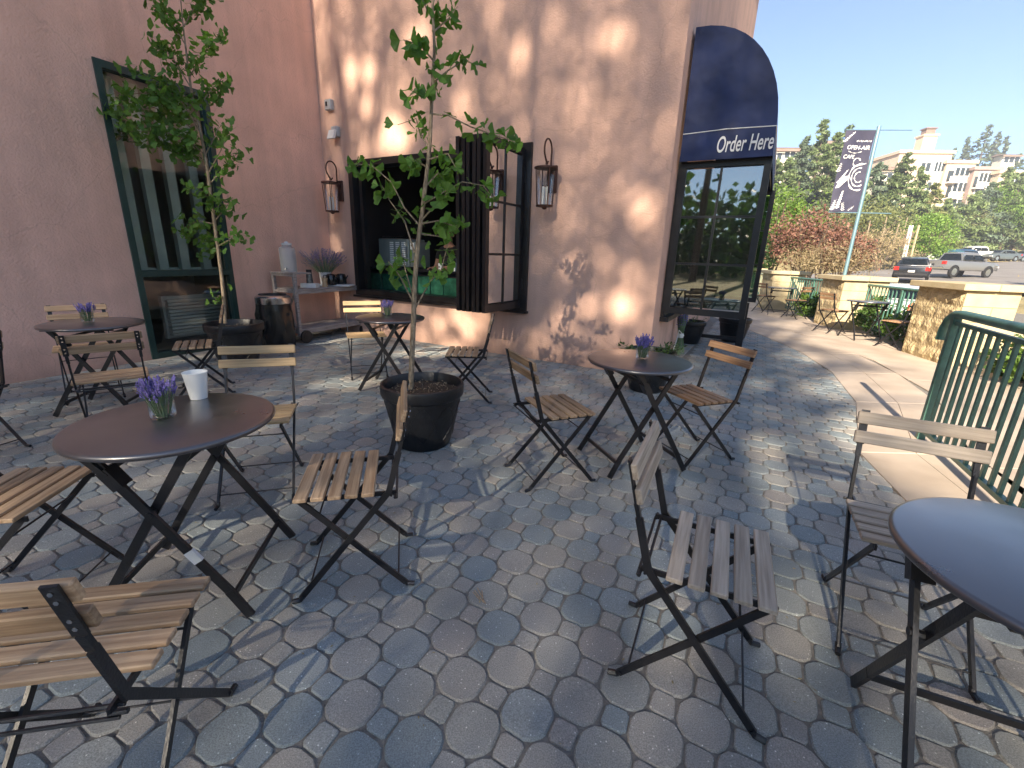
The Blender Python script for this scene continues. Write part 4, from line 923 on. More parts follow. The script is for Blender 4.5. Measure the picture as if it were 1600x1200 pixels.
def person(label, pos, rz, shirt, reach, hair='short', beard=False):
    t = thing('person', label, 'person', pos, rz)
    # facing local -y ; hips at .95
    N = [((0,0,.95),(.15,.10)), ((0,0,1.15),(.135,.095)), ((0,-.01,1.35),(.17,.11)), ((0,0,1.47),(.11,.08)), ((0,-.01,1.55),(.052,.055)), ((0,-.03,1.62),(.07,.085)), ((0,-.03,1.70),(.078,.098)), ((0,-.025,1.775),(.05,.06)),
         ((.17,0,1.43),.055), ((.23,-.05,1.18),.045), (reach[0],.035), (reach[1],.026), ((-.17,0,1.43),.055), ((-.24,-.03,1.17),.045), ((-.20,-.22,1.08),.035), ((-.15,-.34,1.06),.026),
         ((.09,0,.86),.085), ((.10,.0,.48),.06), ((.10,.02,.09),.045), ((.10,-.12,.04),.035), ((-.09,0,.86),.085), ((-.10,.0,.48),.06), ((-.10,.02,.09),.045), ((-.10,-.12,.04),.035)]
    E = [(0,1),(1,2),(2,3),(3,4),(4,5),(5,6),(6,7),(3,8),(8,9),(9,10),(10,11),(3,12),(12,13),(13,14),(14,15),(0,16),(16,17),(17,18),(18,19),(0,20),(20,21),(21,22),(22,23)]
    for base, hand in((11, reach[1]), (15, (-.15,-.34,1.06))):
        h = Vector(hand); pv = Vector(N[base-1][0]); d = (h-pv).normalized(); side = d.cross(Vector((0,0,1))).normalized(); pl = h+d*.05; ip = len(N); N.append((tuple(pl),(.034,.016))); E.append((base, ip))
        for k, off in enumerate((-.027,-.009,.009,.027)):
            L_ = (.06,.072,.068,.052)[k]; a = pl+side*off+d*.02; i0 = len(N); N.append((tuple(a), .0088)); N.append((tuple(a+d*L_*.55+Vector((0,0,-.012))), .008)); N.append((tuple(a+d*L_*.8+Vector((0,0,-.035))), .0068)); E += [(ip, i0), (i0, i0+1), (i0+1, i0+2)]
        i0 = len(N); sg = 1 if base == 15 else -1; N.append((tuple(h+side*sg*.034+d*.02), .0105)); N.append((tuple(h+side*sg*.045+d*.055+Vector((0,0,-.01))), .009)); E += [(base, i0), (i0, i0+1)]
    link('body', skin_mesh('body', N, E, SKIN), t)
    S = [((0,0,.90),(.165,.118)), ((0,0,1.15),(.15,.112)), ((0,-.01,1.35),(.185,.125)), ((0,0,1.47),(.12,.085)), ((.17,0,1.43),.068), ((.215,-.035,1.27),.060), ((-.17,0,1.43),.068), ((-.22,-.02,1.27),.060)]
    link('shirt', skin_mesh('shirt', S, [(0,1),(1,2),(2,3),(3,4),(4,5),(3,6),(6,7)], shirt), t)
    Tn = [((0,0,.96),(.168,.12)), ((.095,0,.86),.105), ((.10,0,.48),.082), ((.10,.02,.10),.07), ((-.095,0,.86),.105), ((-.10,0,.48),.082), ((-.10,.02,.10),.07)]
    link('trousers', skin_mesh('trousers', Tn, [(0,1),(1,2),(2,3),(0,4),(4,5),(5,6)], BLACK), t)
    m = MB(); m.lathe([(.088,-.03),(.096,.02),(.090,.07),(.055,.105),(0,.115)], 20, (0,.0,1.70)); o = m.obj('hair', HAIRM, t, True)
    m = MB(); m.prism([(-.012,0),(.012,0),(0,.045)], (0,-.112,1.655), (1,0,0), (0,.15,1), (0,-1,0), -.02, .014); m.obj('nose', SKIN, t)
    for sx in(-1, 1):
        m = MB(); m.lathe([(0,-.006),(.010,0),(0,.006)], 10, (sx*.032,-.112,1.70)); m.obj('eye', BLACK, t)
        m = MB(); m.tube([(sx*.079,-.02,1.70),(sx*.088,-.015,1.685),(sx*.080,-.02,1.66)], .011, 6); m.obj('ear', SKIN, t)
    if beard: m = MB(); m.lathe([(0,-.05),(.05,-.04),(.068,0),(.06,.03),(.03,.028)], 16, (0,-.065,1.625)); m.obj('beard', HAIRM, t, True)
    else: m = MB(); m.tube([(-.024,-.110,1.632),(0,-.116,1.629),(.024,-.110,1.632)], .005, 6); m.obj('mouth', mat('lips', (.35,.12,.10), .5), t)
    return t
SHB = mat('black_shirt', (.012,.012,.013), .85, var=.3, scale=20, bump=.3, bscale=20)
SHW = mat('blue_grey_shirt', (.22,.30,.42), .85, var=.15, scale=20, bump=.3, bscale=20)
person('person in a black t-shirt reaching over the counter behind the service window', inn(3.78,1.25,.0)+Vector((0,0,-.10)), rzM+.2, SHB, ((.12,-.33,1.16),(-.05,-.46,1.16)))
person('bearded person in a blue grey shirt at the right end of the service counter', inn(3.40,1.35,.0)+Vector((0,0,-.08)), rzM-.25, SHW, ((.17,-.25,1.12),(.08,-.40,1.13)), beard=True)

# ------------------------------------------------------------------ pillars, fence, front railing
FD = Vector((.62,3.12,0)).normalized(); FX = Vector((FD.y,-FD.x,0)); frz = math.atan2(FD.y, FD.x)-math.pi/2
def rough_face(mb, o, X, Y, N, w_, h_, d=.014, nx=6, nz=3, am=.006):
    """one split-faced block: bulging, uneven front with chamfered edges"""
    vs = []; 
    for j in range(nz+1):
        for i in range(nx+1):
            e = (i in(0, nx)) or (j in(0, nz)); k = 0 if e else 1
            vs.append(o+X*(w_*i/nx+(random.gauss(0,.006) if k else 0))+Y*(h_*j/nz+(random.gauss(0,.006) if k else 0))+N*((d+random.gauss(0,am)) if k else -.004))
    b = len(vs); vs += [o-N*.03, o+X*w_-N*.03, o+X*w_+Y*h_-N*.03, o+Y*h_-N*.03]
    q = lambda i, j: j*(nx+1)+i
    fs = [(q(i,j), q(i+1,j), q(i+1,j+1), q(i,j+1)) for j in range(nz) for i in range(nx)]
    fs += [tuple([b+1, b]+[q(i,0) for i in range(nx+1)]), tuple([b+3, b+2]+[q(i,nz) for i in range(nx, -1, -1)])]
    fs += [tuple([b+2, b+1]+[q(nx,j) for j in range(nz+1)]), tuple([b, b+3]+[q(0,j) for j in range(nz, -1, -1)])]
    mb.add(vs, fs)
def pillar(c, sx, sy, h, label, detail=True):
    t = thing('stone_pillar', label, 'pillar', c, frz, 'cream stone pillars along the sunny walk')
    m = MB(); m.box(0, sx, 0, sy, -.05, h-.09); m.obj('core', CREAM, t)
    nc = 5; ch = (h-.10)/nc; X = Vector((1,0,0)); Y = Vector((0,1,0)); Z = Vector((0,0,1))
    for k in range(nc):
        z = .004+k*ch
        for o, D_, N_, L_ in((Vector((-.002,sy,0)), -Y, -X, sy), (Vector((sx+.002,0,0)), Y, X, sy), (Vector((sx,sy+.002,0)), -X, Y, sx)):
            cuts = [0, L_] if not detail else ([0, L_*.5, L_] if k % 2 else [0, L_*.3, L_*.78, L_])
            for a, b in zip(cuts, cuts[1:]):
                q = MB(); rough_face(q, o+D_*(a+.003)+Z*(z+.003), D_, Z, N_, b-a-.006, ch-.006); q.obj('stone_block', CREAM, t)
        # near face: sawn, smoother blocks
        cuts = [0, sx*.55, sx] if k % 2 else [0, sx]
        for a, b in zip(cuts, cuts[1:]):
            q = MB(); q.box(a+.002, b-.002, -.022, .0, z+.002, z+ch-.002, .004); q.obj('smooth_block', CREAMS, t)
    for a, b in((-.09, sx*.5-.003), (sx*.5+.003, sx+.09)):
        q = MB(); q.box(a, b, -.10, sy+.09, h-.088, h, .008); q.obj('cap_stone', CREAMS, t)
    return t
PL = [((7.13,12.72,0), .8,.85,1.09,'leftmost and most distant cream stone pillar, beyond the order window'),
      ((6.72,9.38,0), .82,.95,1.09,'middle cream stone pillar with the banner pole rising behind it'),
      ((6.02,6.10,0), .62,.95,1.12,'large cream stone pillar behind the end of the front green railing'),
      ((7.25,5.35,0), .75,.8,1.06,'cream stone pillar at the right edge of the view, beyond the railing'),
      ((7.85,16.2,0), .8,.85,1.09,'farthest cream stone pillar hidden behind the casement window')]
for a in PL: pillar(*a)
def fence(a, b, label, h=.93):
    a, b = Vector(a), Vector(b); d = (b-a); L_ = d.length; d.normalize(); t = thing('green_fence', label, 'fence', a, math.atan2(d.y, d.x), 'green metal fences between the stone pillars')
    m = MB(); m.tube([(0,0,h),(L_,0,h)], .024, 10); m.obj('top_rail', GREENR, t, True)
    m = MB(); m.box(0,L_,-.012,.012,.09,.12); m.obj('bottom_rail', GREENR, t)
    n = int(L_/.115)
    for k in range(n):
        x = L_*(k+.5)/n; m = MB(); m.box(x-.009,x+.009,-.009,.009,.12,h-.015); m.obj('baluster', GREENR, t)
    m = MB(); m.box(L_/2-.02,L_/2+.02,-.021,.021,0,h-.02); m.obj('post', GREENR, t)
def pmid(i, end): c = Vector(PL[i][0]); return c+FX*.45+FD*(PL[i][2] if end else 0)
fence(pmid(1,1), pmid(0,0), 'green fence between the distant pillar and the banner pillar')
fence(pmid(2,1), pmid(1,0), 'green fence behind the patio set, between the banner pillar and the large pillar')
fence(pmid(3,0)+FX*.40+FD*.4, pmid(3,0)+FX*3.2+FD*.1, 'green fence leading right from the pillar at the right edge')
lw = thing('low_wall', 'low cream stone wall joining the large pillar to the one at the right edge', 'wall', (6.60,6.08,0), math.atan2(-.48,.88))
m = MB(); m.box(0,.82,0,.32,-.03,.44); m.obj('core', CREAMS, lw)
for k in range(2): m = MB(); m.box(k*.41+.003,k*.41+.407,-.05,.37,.441,.52,.008); m.obj('cap_stone', CREAMS, lw)
for z in range(2):
    for k in range(2): q = MB(); rough_face(q, Vector((k*.41+.003,-.002,.005+z*.215)), Vector((1,0,0)), Vector((0,0,1)), Vector((0,-1,0)), .404, .21); q.obj('stone_block', CREAM, lw)
fence(pmid(0,1), pmid(4,0), 'farthest green fence seen through the casement glass')
t = thing('green_railing', 'tall green metal railing with a curved round handrail in the right foreground', 'railing', (3.25,3.30,0), math.atan2(-.905,-.425))
Lr = 4.4
m = MB(); m.tube([(-.17,0,.80),(-.165,0,.86),(-.12,0,.94),(-.03,0,.985),(.08,0,.995),(Lr,0,.995)], .030, 14); m.obj('handrail', GREENR, t, True)
m = MB(); m.tube([(-.17,0,.80),(-.168,0,.775)], .030, 14); m.obj('handrail_end', GREENR, t)
for x in(0, 1.8, 3.6): m = MB(); m.box(x-.024,x+.024,-.024,.024,0,.972); m.obj('post', GREENR, t)
m = MB(); m.box(.025,Lr,-.018,.018,.075,.105); m.obj('bottom_rail', GREENR, t)
m = MB(); m.box(.025,Lr,-.016,.016,.915,.94); m.obj('upper_rail', GREENR, t)
k = 1
while k*.105 < Lr:
    x = k*.105
    if min(abs(x-1.8), abs(x-3.6)) > .04: m = MB(); m.box(x-.0125,x+.0125,-.0095,.0095,.105,.915); m.obj('baluster', GREENR, t)
    k += 1
# far patio sets
for x, y, a, lb in((6.30,8.90,-78,'distant slatted chair in front of the banner pillar, left of the sunny patio table'),
                   (6.33,7.32,12,'distant reddish slatted chair beside the large stone pillar'),
                   (6.78,12.28,-70,'small distant chair by the farthest pillar'),
                   (6.88,11.05,20,'small distant chair by the far green fence')):
    chair(x, y, a, 'R', lb, 'chairs on the sunny walk by the stone pillars')
for x, y, a, lb in((6.36,8.15,80,'distant bistro table in the sun between the banner pillar and the large pillar'), (6.86,11.72,60,'farthest bistro table beside the small green fence')):
    dup(t0, (x, y, 0), R(a), lb)
# fix: the sticker belongs to the first table only
for o in [o for o in COL.objects if o.name.startswith('white_sticker.')]: bpy.data.objects.remove(o)

# ------------------------------------------------------------------ banner
P0 = at(1320,428,9.95); P1 = at(1368,203,9.95)
bp = thing('banner_pole', 'slim pale blue steel pole with cross arms holding the cafe banner', 'pole', (P0.x+.0, P0.y, 0))
BLUEP = mat('pole_blue', (.20,.33,.38), .35, .5, var=.08, scale=6)
ztop = P1.z+.02
m = MB(); m.tube([(0,0,-.03),(0,0,1.2),(0,0,ztop+.05)], .035, 12); m.lathe([(.10,0),(.10,.02),(.04,.12),(.035,.13)], 16); m.obj('mast', BLUEP, bp, True)
AX = Vector((1,-.10,0)).normalized()
for zz in(ztop-.02, ztop-1.56):
    m = MB(); m.tube([-AX*.60+Vector((0,0,zz)), AX*.62+Vector((0,0,zz))], .010, 8); m.obj('cross_arm', BLUEP, bp)
bn = thing('cafe_banner', 'dark navy banner reading OPEN-AIR CAFE with white botanical drawings', 'banner', (P0.x, P0.y, 0))
NAVB = mat('banner_cloth', (.035,.035,.065), .75, var=.15, scale=6)
nb, nz = 10, 20; bw, z1, z0 = .55, ztop-.03, ztop-1.55
def bpt(u, v, out=0):      # u 0..1 from outer edge to pole, v 0..1 from top down
    wv = .018*math.sin(v*7+u*3)+.012*math.sin(u*8); nrm = Vector((-AX.y, AX.x, 0)); 
    if nrm.y > 0: nrm = -nrm
    return -AX*(.045+bw*(1-u))+Vector((0,0,z1+(z0-z1)*v))+nrm*(wv+out)
m = MB(); vs = [bpt(i/nb, j/nz, o_) for o_ in(.0, -.004) for j in range(nz+1) for i in range(nb+1)]; q = (nb+1)*(nz+1)
fs = [(j*(nb+1)+i, (j+1)*(nb+1)+i, (j+1)*(nb+1)+i+1, j*(nb+1)+i+1) for j in range(nz) for i in range(nb)]; m.add(vs, fs+[tuple(reversed([k+q for k in f])) for f in fs]); m.obj('cloth', NAVB, bn, True)
def on_banner(me, name, m_=WHITE):
    for v in me.vertices:
        p = bpt(v.co.x, v.co.y, .004); v.co = p
    me.materials.clear(); me.materials.append(m_); link(name, me, bn)
def btext(body, u, v, size, sx, shear, bold):
    cu = bpy.data.curves.new('lettering', 'FONT'); cu.body = body; cu.size = 1; cu.shear = shear; cu.offset = bold*.3; cu.resolution_u = 4
    tmp = bpy.data.objects.new('lettering', cu); COL.objects.link(tmp); me = bpy.data.meshes.new_from_object(tmp.evaluated_get(bpy.context.evaluated_depsgraph_get())); bpy.data.objects.remove(tmp)
    for q in me.vertices: q.co = Vector((u+q.co.x*size*sx, v-q.co.y*size*.36, 0))
    me.name = 'lettering'; on_banner(me, 'lettering')
btext('OPEN-AIR', .12, .225, .19, .96, .12, .02)
btext('CAFE', .06, .335, .18, 1.0, .12, .02)
def bshape(pts, name='drawing'):
    me = bpy.data.meshes.new(name); n = len(pts); me.from_pydata([(u, v, 0) for u, v in pts], [], [tuple(range(n))]); on_banner(me, name)
def bstroke(pts, w_, name='drawing'):
    L_ = []; R_ = []
    for i, (u, v) in enumerate(pts):
        a = pts[max(i-1,0)]; b = pts[min(i+1,len(pts)-1)]; du, dv = b[0]-a[0], (b[1]-a[1])*2.8; l_ = math.hypot(du, dv) or 1; ww = w_*(.6+.4*math.sin(i*1.3)); L_.append((u-dv/l_*ww, v+du/l_*ww/2.8)); R_.append((u+dv/l_*ww, v-du/l_*ww/2.8))
    me = bpy.data.meshes.new(name); n = len(pts); me.from_pydata([(u, v, 0) for u, v in L_+R_], [], [(i, i+1, n+i+1, n+i) for i in range(n-1)]); on_banner(me, name)
bstroke([(.42+.045*i/1.4, .125+.008*math.sin(i*2.2)) for i in range(17)], .018, 'script_line')
bstroke([(.20+.50*i/12, .248+.022*math.sin(math.pi*i/12)*(1-.2*i/12)) for i in range(13)], .012)
for k in range(3): bstroke([(.78+(.33-.1*k)*math.cos(a), .56+(.165-.05*k)*math.sin(a)) for a in np.linspace(1.2-.2*k, 4.9, 22)], .030-.006*k)
bstroke([(.62+.12*math.cos(a), .375+.05*math.sin(a)) for a in np.linspace(.3, 5.9, 18)], .022); bstroke([(.72,.41),(.82,.405),(.93,.39)], .012)
def bleaf(u, v, du, dv, n=6):
    for k in range(n):
        f = k/n; cx, cy = u+du*f, v+dv*f; s_ = .10*(1-f*.6)
        bshape([(cx, cy), (cx+s_*.9, cy-.020-.02*f), (cx+s_*.35+du*.12, cy+dv*.2)]); bshape([(cx, cy), (cx+du*.12-s_*.2, cy+dv*.2), (cx-s_*.8, cy-.014)])
bleaf(.12,.64,.26,-.16,8); bshape([(.05,.70),(.17,.69),(.40,.60),(.47,.54),(.30,.55),(.18,.57)]); bleaf(.22,.96,.12,-.22,7); bleaf(.06,.98,.08,-.13,5); bleaf(.45,.985,-.06,-.10,5); bleaf(.02,.14,.28,-.11,6); bleaf(.02,.50,.07,-.11,5); bleaf(.70,.985,.10,-.05,4)
# ------------------------------------------------------------------ road and parking
ASPH = mat('asphalt', (.17,.155,.145), .95, col2=(.23,.215,.20), scale=.6, bump=.3, bscale=40, detail=8, mottle=.08, mscale=.2)
m = MB(); NXr, NYr = 26, 12; vs = []
def road_pt(u, v):
    # u along the road (left-near to right-far), v across
    a = Vector((24, 30)).lerp(Vector((88, 66)), u); n_ = Vector((-.49, .87)); wd = 11.0-2*u
    p = a+n_*(v-.5)*2*wd*.72; return p
for i in range(NXr+1):
    for j in range(NYr+1):
        p = road_pt(i/NXr, j/NYr); vs.append((p.x, p.y, hz(p.x, p.y)+.17))
m.add(vs, [(i*(NYr+1)+j, (i+1)*(NYr+1)+j, (i+1)*(NYr+1)+j+1, i*(NYr+1)+j+1) for i in range(NXr) for j in range(NYr)]); struct(m, 'parking_road', ASPH, True)
m = MB(); m.add([(11,-5,-.80),(30,-5,-.80),(22,15,-.80),(12,24,-.6)], [(0,1,2,3,4)]); struct(m, 'lower_lane', ASPH)

# ------------------------------------------------------------------ vehicles (local +x is forwards)
TYRE = mat('tyre', (.012,.012,.012), .85); CARGL = mat('car_glass', (.012,.018,.022), .06, 0, spec=.8); RED = mat('tail_red', (.45,.015,.01), .25); HEADL = mat('headlight', (.6,.62,.62), .12, .3)
def loft(secs):
    """secs: list of (x, [(y,z)...]) closed rings with the same count"""
    m = MB(); n = len(secs[0][1]); vs = [(x, y, z) for x, r in secs for y, z in r]
    m.add(vs, [(i*n+k, i*n+(k+1) % n, (i+1)*n+(k+1) % n, (i+1)*n+k) for i in range(len(secs)-1) for k in range(n)]+[tuple(reversed(range(n))), tuple(range((len(secs)-1)*n, len(secs)*n))]); return m
def ring(hw, z0, z1, rd=.12, nb=3):
    pts = []
    for (sy, cz, a0) in((1, z1-rd, 0), (-1, z1-rd, 90)):
        for k in range(nb+1):
            a = R(a0+90*k/nb); pts.append((sy*(hw-rd)+rd*math.cos(a), cz+rd*math.sin(a)))
    return pts+[(-hw*.97, z0+.05), (-hw*.9, z0), (hw*.9, z0), (hw*.97, z0+.05)]
def vehicle(kind, label, x, y, hd, col, cat='car', group='vehicles parked beyond the fence'):
    t = thing('parked_'+('pickup' if kind == 'pickup' else 'car'), label, cat, (x, y, hz(x, y)+.18), R(hd), group)
    PAINT = mat('paint', col, .22, .25, spec=.6, coat=.6)
    if kind == 'sedan':
        L_, W_ = 4.5, .88; body = [(-2.25,.42,.86),(-2.15,.30,1.02),(-1.6,.26,1.05),(-1.0,.24,1.0),(.9,.24,.97),(1.6,.26,.92),(2.1,.30,.80),(2.25,.40,.68)]; cab = [(-1.75,.98,1.02),(-1.05,.98,1.38),(-.3,.98,1.45),(.25,.98,1.42),(1.15,.95,.99)]; wx = (-1.4,1.4); wr = .33
    elif kind == 'suv':
        L_, W_ = 4.6, .93; body = [(-2.3,.48,.98),(-2.25,.38,1.08),(-1.6,.32,1.10),(.9,.30,1.08),(1.7,.32,1.02),(2.2,.40,.90),(2.3,.48,.78)]; cab = [(-2.18,1.06,1.12),(-1.95,1.05,1.58),(-1.2,1.05,1.70),(.1,1.05,1.68),(.45,1.05,1.55),(1.1,1.05,1.09)]; wx = (-1.45,1.45); wr = .37
    else:
        L_, W_ = 5.7, .98; body = [(-2.85,.62,1.20),(-2.8,.55,1.24),(-.9,.50,1.24),(-.85,.50,1.22),(1.2,.50,1.22),(2.3,.52,1.16),(2.75,.55,1.04),(2.85,.62,.92)]; cab = [(-.95,1.2,1.24),(-.85,1.2,1.82),(-.3,1.2,1.90),(.7,1.2,1.88),(1.0,1.2,1.75),(1.6,1.18,1.22)]; wx = (-1.75,1.8); wr = .42
    b = loft([(x_, ring(W_-(.06 if i in(0, len(body)-1) else 0), z0, z1, .10)) for i, (x_, z0, z1) in enumerate(body)])
    b.obj('body', PAINT, t, True)
    c = loft([(x_, ring(W_-.06-max(0, (z1-1.1))*.34, z0-.03, max(z1, z0+.02), min(.12, max(.01, (z1-z0)*.4)))) for x_, z0, z1 in cab]); cb = c.obj('cabin', PAINT, t, True)
    # glazing set just proud of the cabin
    zb, zt_ = cab[0][1]+.05, max(z for _, _, z in cab)-.09
    def gl(pts, nm='window'): q = MB(); q.add(pts, [tuple(range(len(pts))), tuple(reversed(range(len(pts))))]); q.obj(nm, CARGL, t)
    def hw(z): return W_-.06-max(0, z-1.1)*.34
    zc = [z for _, _, z in cab]; 
    def xf(z): a, b_ = cab[-1], cab[-2]; u = (z-a[2])/(b_[2]-a[2]+1e-6); return a[0]+(b_[0]-a[0])*u
    def xr(z): a, b_ = cab[0], cab[1]; u = (z-a[2])/(b_[2]-a[2]+1e-6); return a[0]+(b_[0]-a[0])*u
    zf = cab[-2][2]-.08; zr = cab[1][2]-.07; zl = cab[0][2]+.04; off_ = .02
    gl([(xf(zl+.0)+off_, -hw(zl)+.12, zl+.01), (xf(zl)+off_, hw(zl)-.12, zl+.01), (xf(zf)+off_, hw(zf)-.16, zf+.01), (xf(zf)+off_, -hw(zf)+.16, zf+.01)], 'windscreen')
    gl([(xr(zl)-off_, -hw(zl)+.12, zl+.01), (xr(zr)-off_, -hw(zr)+.16, zr+.01), (xr(zr)-off_, hw(zr)-.16, zr+.01), (xr(zl)-off_, hw(zl)-.12, zl+.01)], 'rear_window')
    x0, x1 = xr(zr)+.12, xf(zf)-.05; zz = min(zr, zf)+.0
    for sy in(-1, 1):
        nn = 2; xs = np.linspace(x0, x1, nn+1)
        for k in range(nn):
            a, b_ = xs[k]+.04, xs[k+1]-.04; al = a-(.12 if k == 0 else 0); bl = b_+(.42 if k == nn-1 else 0)
            gl([(al, sy*(hw(zl)+.004+.02), zl+.01), (bl, sy*(hw(zl)+.004+.02), zl+.01), (b_, sy*(hw(zz)+.022), zz), (a, sy*(hw(zz)+.022), zz)])
        for wxx in wx:
            q = MB(); q.tube([(wxx, sy*(W_-.16), wr), (wxx, sy*(W_+.015), wr)], wr, 24); wh = q.obj('wheel', TYRE, t, True); q = MB(); q.tube([(wxx, sy*(W_-.02), wr), (wxx, sy*(W_+.025), wr)], wr*.62, 16); q.obj('rim', CHROME, wh, True)
            q = MB(); q.tube([(wxx+(wr+.05)*math.cos(a), sy*(W_+.004), wr+(wr+.05)*math.sin(a)) for a in np.linspace(-.1, math.pi+.1, 12)], .03, 5); q.obj('wheel_arch', BLACK, t, True)
        xb, xe = body[0][0], body[-1][0]; q = MB(); q.box(xb-.015, xb+.12, sy*W_-.02 if sy < 0 else W_-.26, sy*W_+.26 if sy < 0 else W_+.02, body[1][2]-.30, body[1][2]-.06, .02); q.obj('tail_light', RED, t)
        q = MB(); q.box(xe-.14, xe+.012, sy*W_-.0 if sy < 0 else W_-.36, sy*W_+.36 if sy < 0 else W_+.0, body[-1][2]-.16, body[-1][2]-.02, .02); q.obj('headlight', HEADL, t)
        q = MB(); q.box(x1-.02, x1+.14, sy*(W_+.02)-.08, sy*(W_+.02)+.08, zl+.0, zl+.14, .02); q.obj('mirror', PAINT, t)
    q = MB(); q.box(body[0][0]-.05, body[0][0]+.1, -W_+.05, W_-.05, body[0][1]-.02, body[0][1]+.16, .03); q.box(body[-1][0]-.1, body[-1][0]+.05, -W_+.05, W_-.05, body[-1][1]-.08, body[-1][1]+.1, .03); q.obj('bumper', CHROME if kind == 'pickup' else BLACK, t)
    q = MB(); q.box(body[0][0]-.012, body[0][0], -.17, .17, body[0][1]+.2, body[0][1]+.32); q.obj('number_plate', WHITE, t)
    if kind == 'pickup': q = MB(); q.box(-2.72,-1.0,-.82,.82,1.15,1.262); q.obj('bed_cavity', BLACK, t)
    return t
def at_px(px, Y): p = at(px, 430, Y); return p.x, Y
V = [('suv','black car with red tail lights seen from behind, just over the fence',1424,32.5,48,(.015,.017,.022),'car'),
     ('pickup','silver pickup truck in front of the row of parked vehicles',1492,36.5,14,(.17,.17,.17),'pickup'),
     ('sedan','white car parked left of the teal one, its bonnet towards the road',1437,47,200,(.68,.67,.60),'car'),
     ('suv','teal car parked behind the silver pickup',1466,53,195,(.03,.12,.15),'car'),
     ('suv','dark blue car between the teal car and the white pickup',1487,56,195,(.02,.06,.12),'car'),
     ('pickup','white pickup truck at the back of the parking row',1513,63,182,(.72,.71,.66),'pickup'),
     ('sedan','dark grey sedan right of the white pickup',1552,62,187,(.10,.12,.12),'car'),
     ('sedan','blue grey car at the right end of the parking row',1592,64,187,(.10,.14,.20),'car'),
     ('sedan','white car close behind the green fence, seen between its balusters',1420,14.5,38,(.66,.68,.68),'car')]
for kind, lb, px, Y, hd, col, cat in V: x, y = at_px(px, Y); vehicle(kind, lb, x, y, hd, col, cat)

# ------------------------------------------------------------------ foliage
def rand_unit(n): v = rng.normal(size=(n, 3)); return v/np.linalg.norm(v, axis=1)[:, None]
def leafcloud(name, P, size, m_, parent, up=.3, asp=.6, kind=None):
    n = len(P); d = rand_unit(n); nn = rand_unit(n)+np.array([0, 0, up]); w_ = np.cross(d, nn); w_ /= np.linalg.norm(w_, axis=1)[:, None]+1e-6
    s = size*rng.uniform(.55, 1.25, n)[:, None]; a = P-d*s*.5; b = P+w_*s*asp*.5; c = P+d*s*.5; e = P-w_*s*asp*.5
    V_ = np.stack([a, b, c, e], 1).reshape(-1, 3).astype(np.float32)
    me = bpy.data.meshes.new(name); me.vertices.add(4*n); me.vertices.foreach_set('co', V_.ravel()); me.loops.add(4*n); me.loops.foreach_set('vertex_index', np.arange(4*n, dtype=np.int32))
    me.polygons.add(n); me.polygons.foreach_set('loop_start', np.arange(0, 4*n, 4, dtype=np.int32)); me.update(calc_edges=True); me.materials.append(m_)
    return link(name, me, parent, kind)
def clumps(c, rad, ncl, per, spread, squash=.6, shell=.35, zbias=0):
    u = rand_unit(ncl)*(rng.random(ncl)[:, None]**shell); C_ = np.array(c)+u*np.array(rad)
    P = np.repeat(C_, per, 0)+rng.normal(size=(ncl*per, 3))*np.array([spread, spread, spread*squash])*rng.uniform(.6, 1.4, (ncl, 1)).repeat(per, 0)
    return P, C_
PINE = leafmat('pine_needles', (.09,.14,.05), (.19,.24,.10), trans=.25, ivar=.4)
SPRUCE = leafmat('spruce_needles', (.08,.12,.075), (.15,.20,.13), trans=.2, ivar=.4)
LIME = leafmat('bright_leaves', (.09,.17,.03), (.20,.30,.06), trans=.4)
OLIVE = leafmat('olive_leaves', (.10,.12,.04), (.21,.22,.08), trans=.3)
REDL = leafmat('smoke_bush_leaves', (.17,.07,.055), (.31,.17,.12), trans=.3)
DRYL = leafmat('dry_twigs', (.24,.18,.10), (.38,.30,.17), trans=.2)
def conifer(px, top, Y, width, label, m_=PINE, name='conifer', n=13000, open_=0.0, group='evergreens on the hillside'):
    b = at(px, top, Y); x, y = b.x, Y; z0 = hz(x, y); zt = b.z; H_ = zt-z0
    t = thing(name, label, 'tree', (x, y, z0-.1), random.random()*6, group)
    m = MB(); m.tube([(0,0,0),(.1,0,H_*.5),(0,.05,H_*.97)], [H_*.018,H_*.012,.03], 7); m.obj('trunk', BARKD, t, True)
    m = MB(); Ps = []; nb = int(26+H_*1.6)
    for k in range(nb):
        f = (.12+.88*(k+random.random())/nb); zz = H_*f; r = width*((1-f)**.75)*random.uniform(.55, 1.15)*(1 if f > .2 else .6)+.15; a = random.random()*6.283
        tip = np.array([r*math.cos(a), r*math.sin(a), zz-r*.12+random.gauss(0,.15)]); base_ = np.array([0, 0, zz+.1]); m.tube([base_, tip], [.05, .015], 3, False)
        k_ = max(8, int(n/nb*(r/width+.25))); u = rng.random(k_)[:, None]**.6
        Ps.append(base_+(tip-base_)*u+rng.normal(size=(k_, 3))*np.array([.28, .28, .17])*(.35+r*.22))
    m.obj('limbs', BARKD, t); P = np.concatenate(Ps); P = P[P[:, 2] < H_*1.02]; leafcloud('crown', P, .62*max(.7, Y/70), m_, t, .6, .35)
    return t
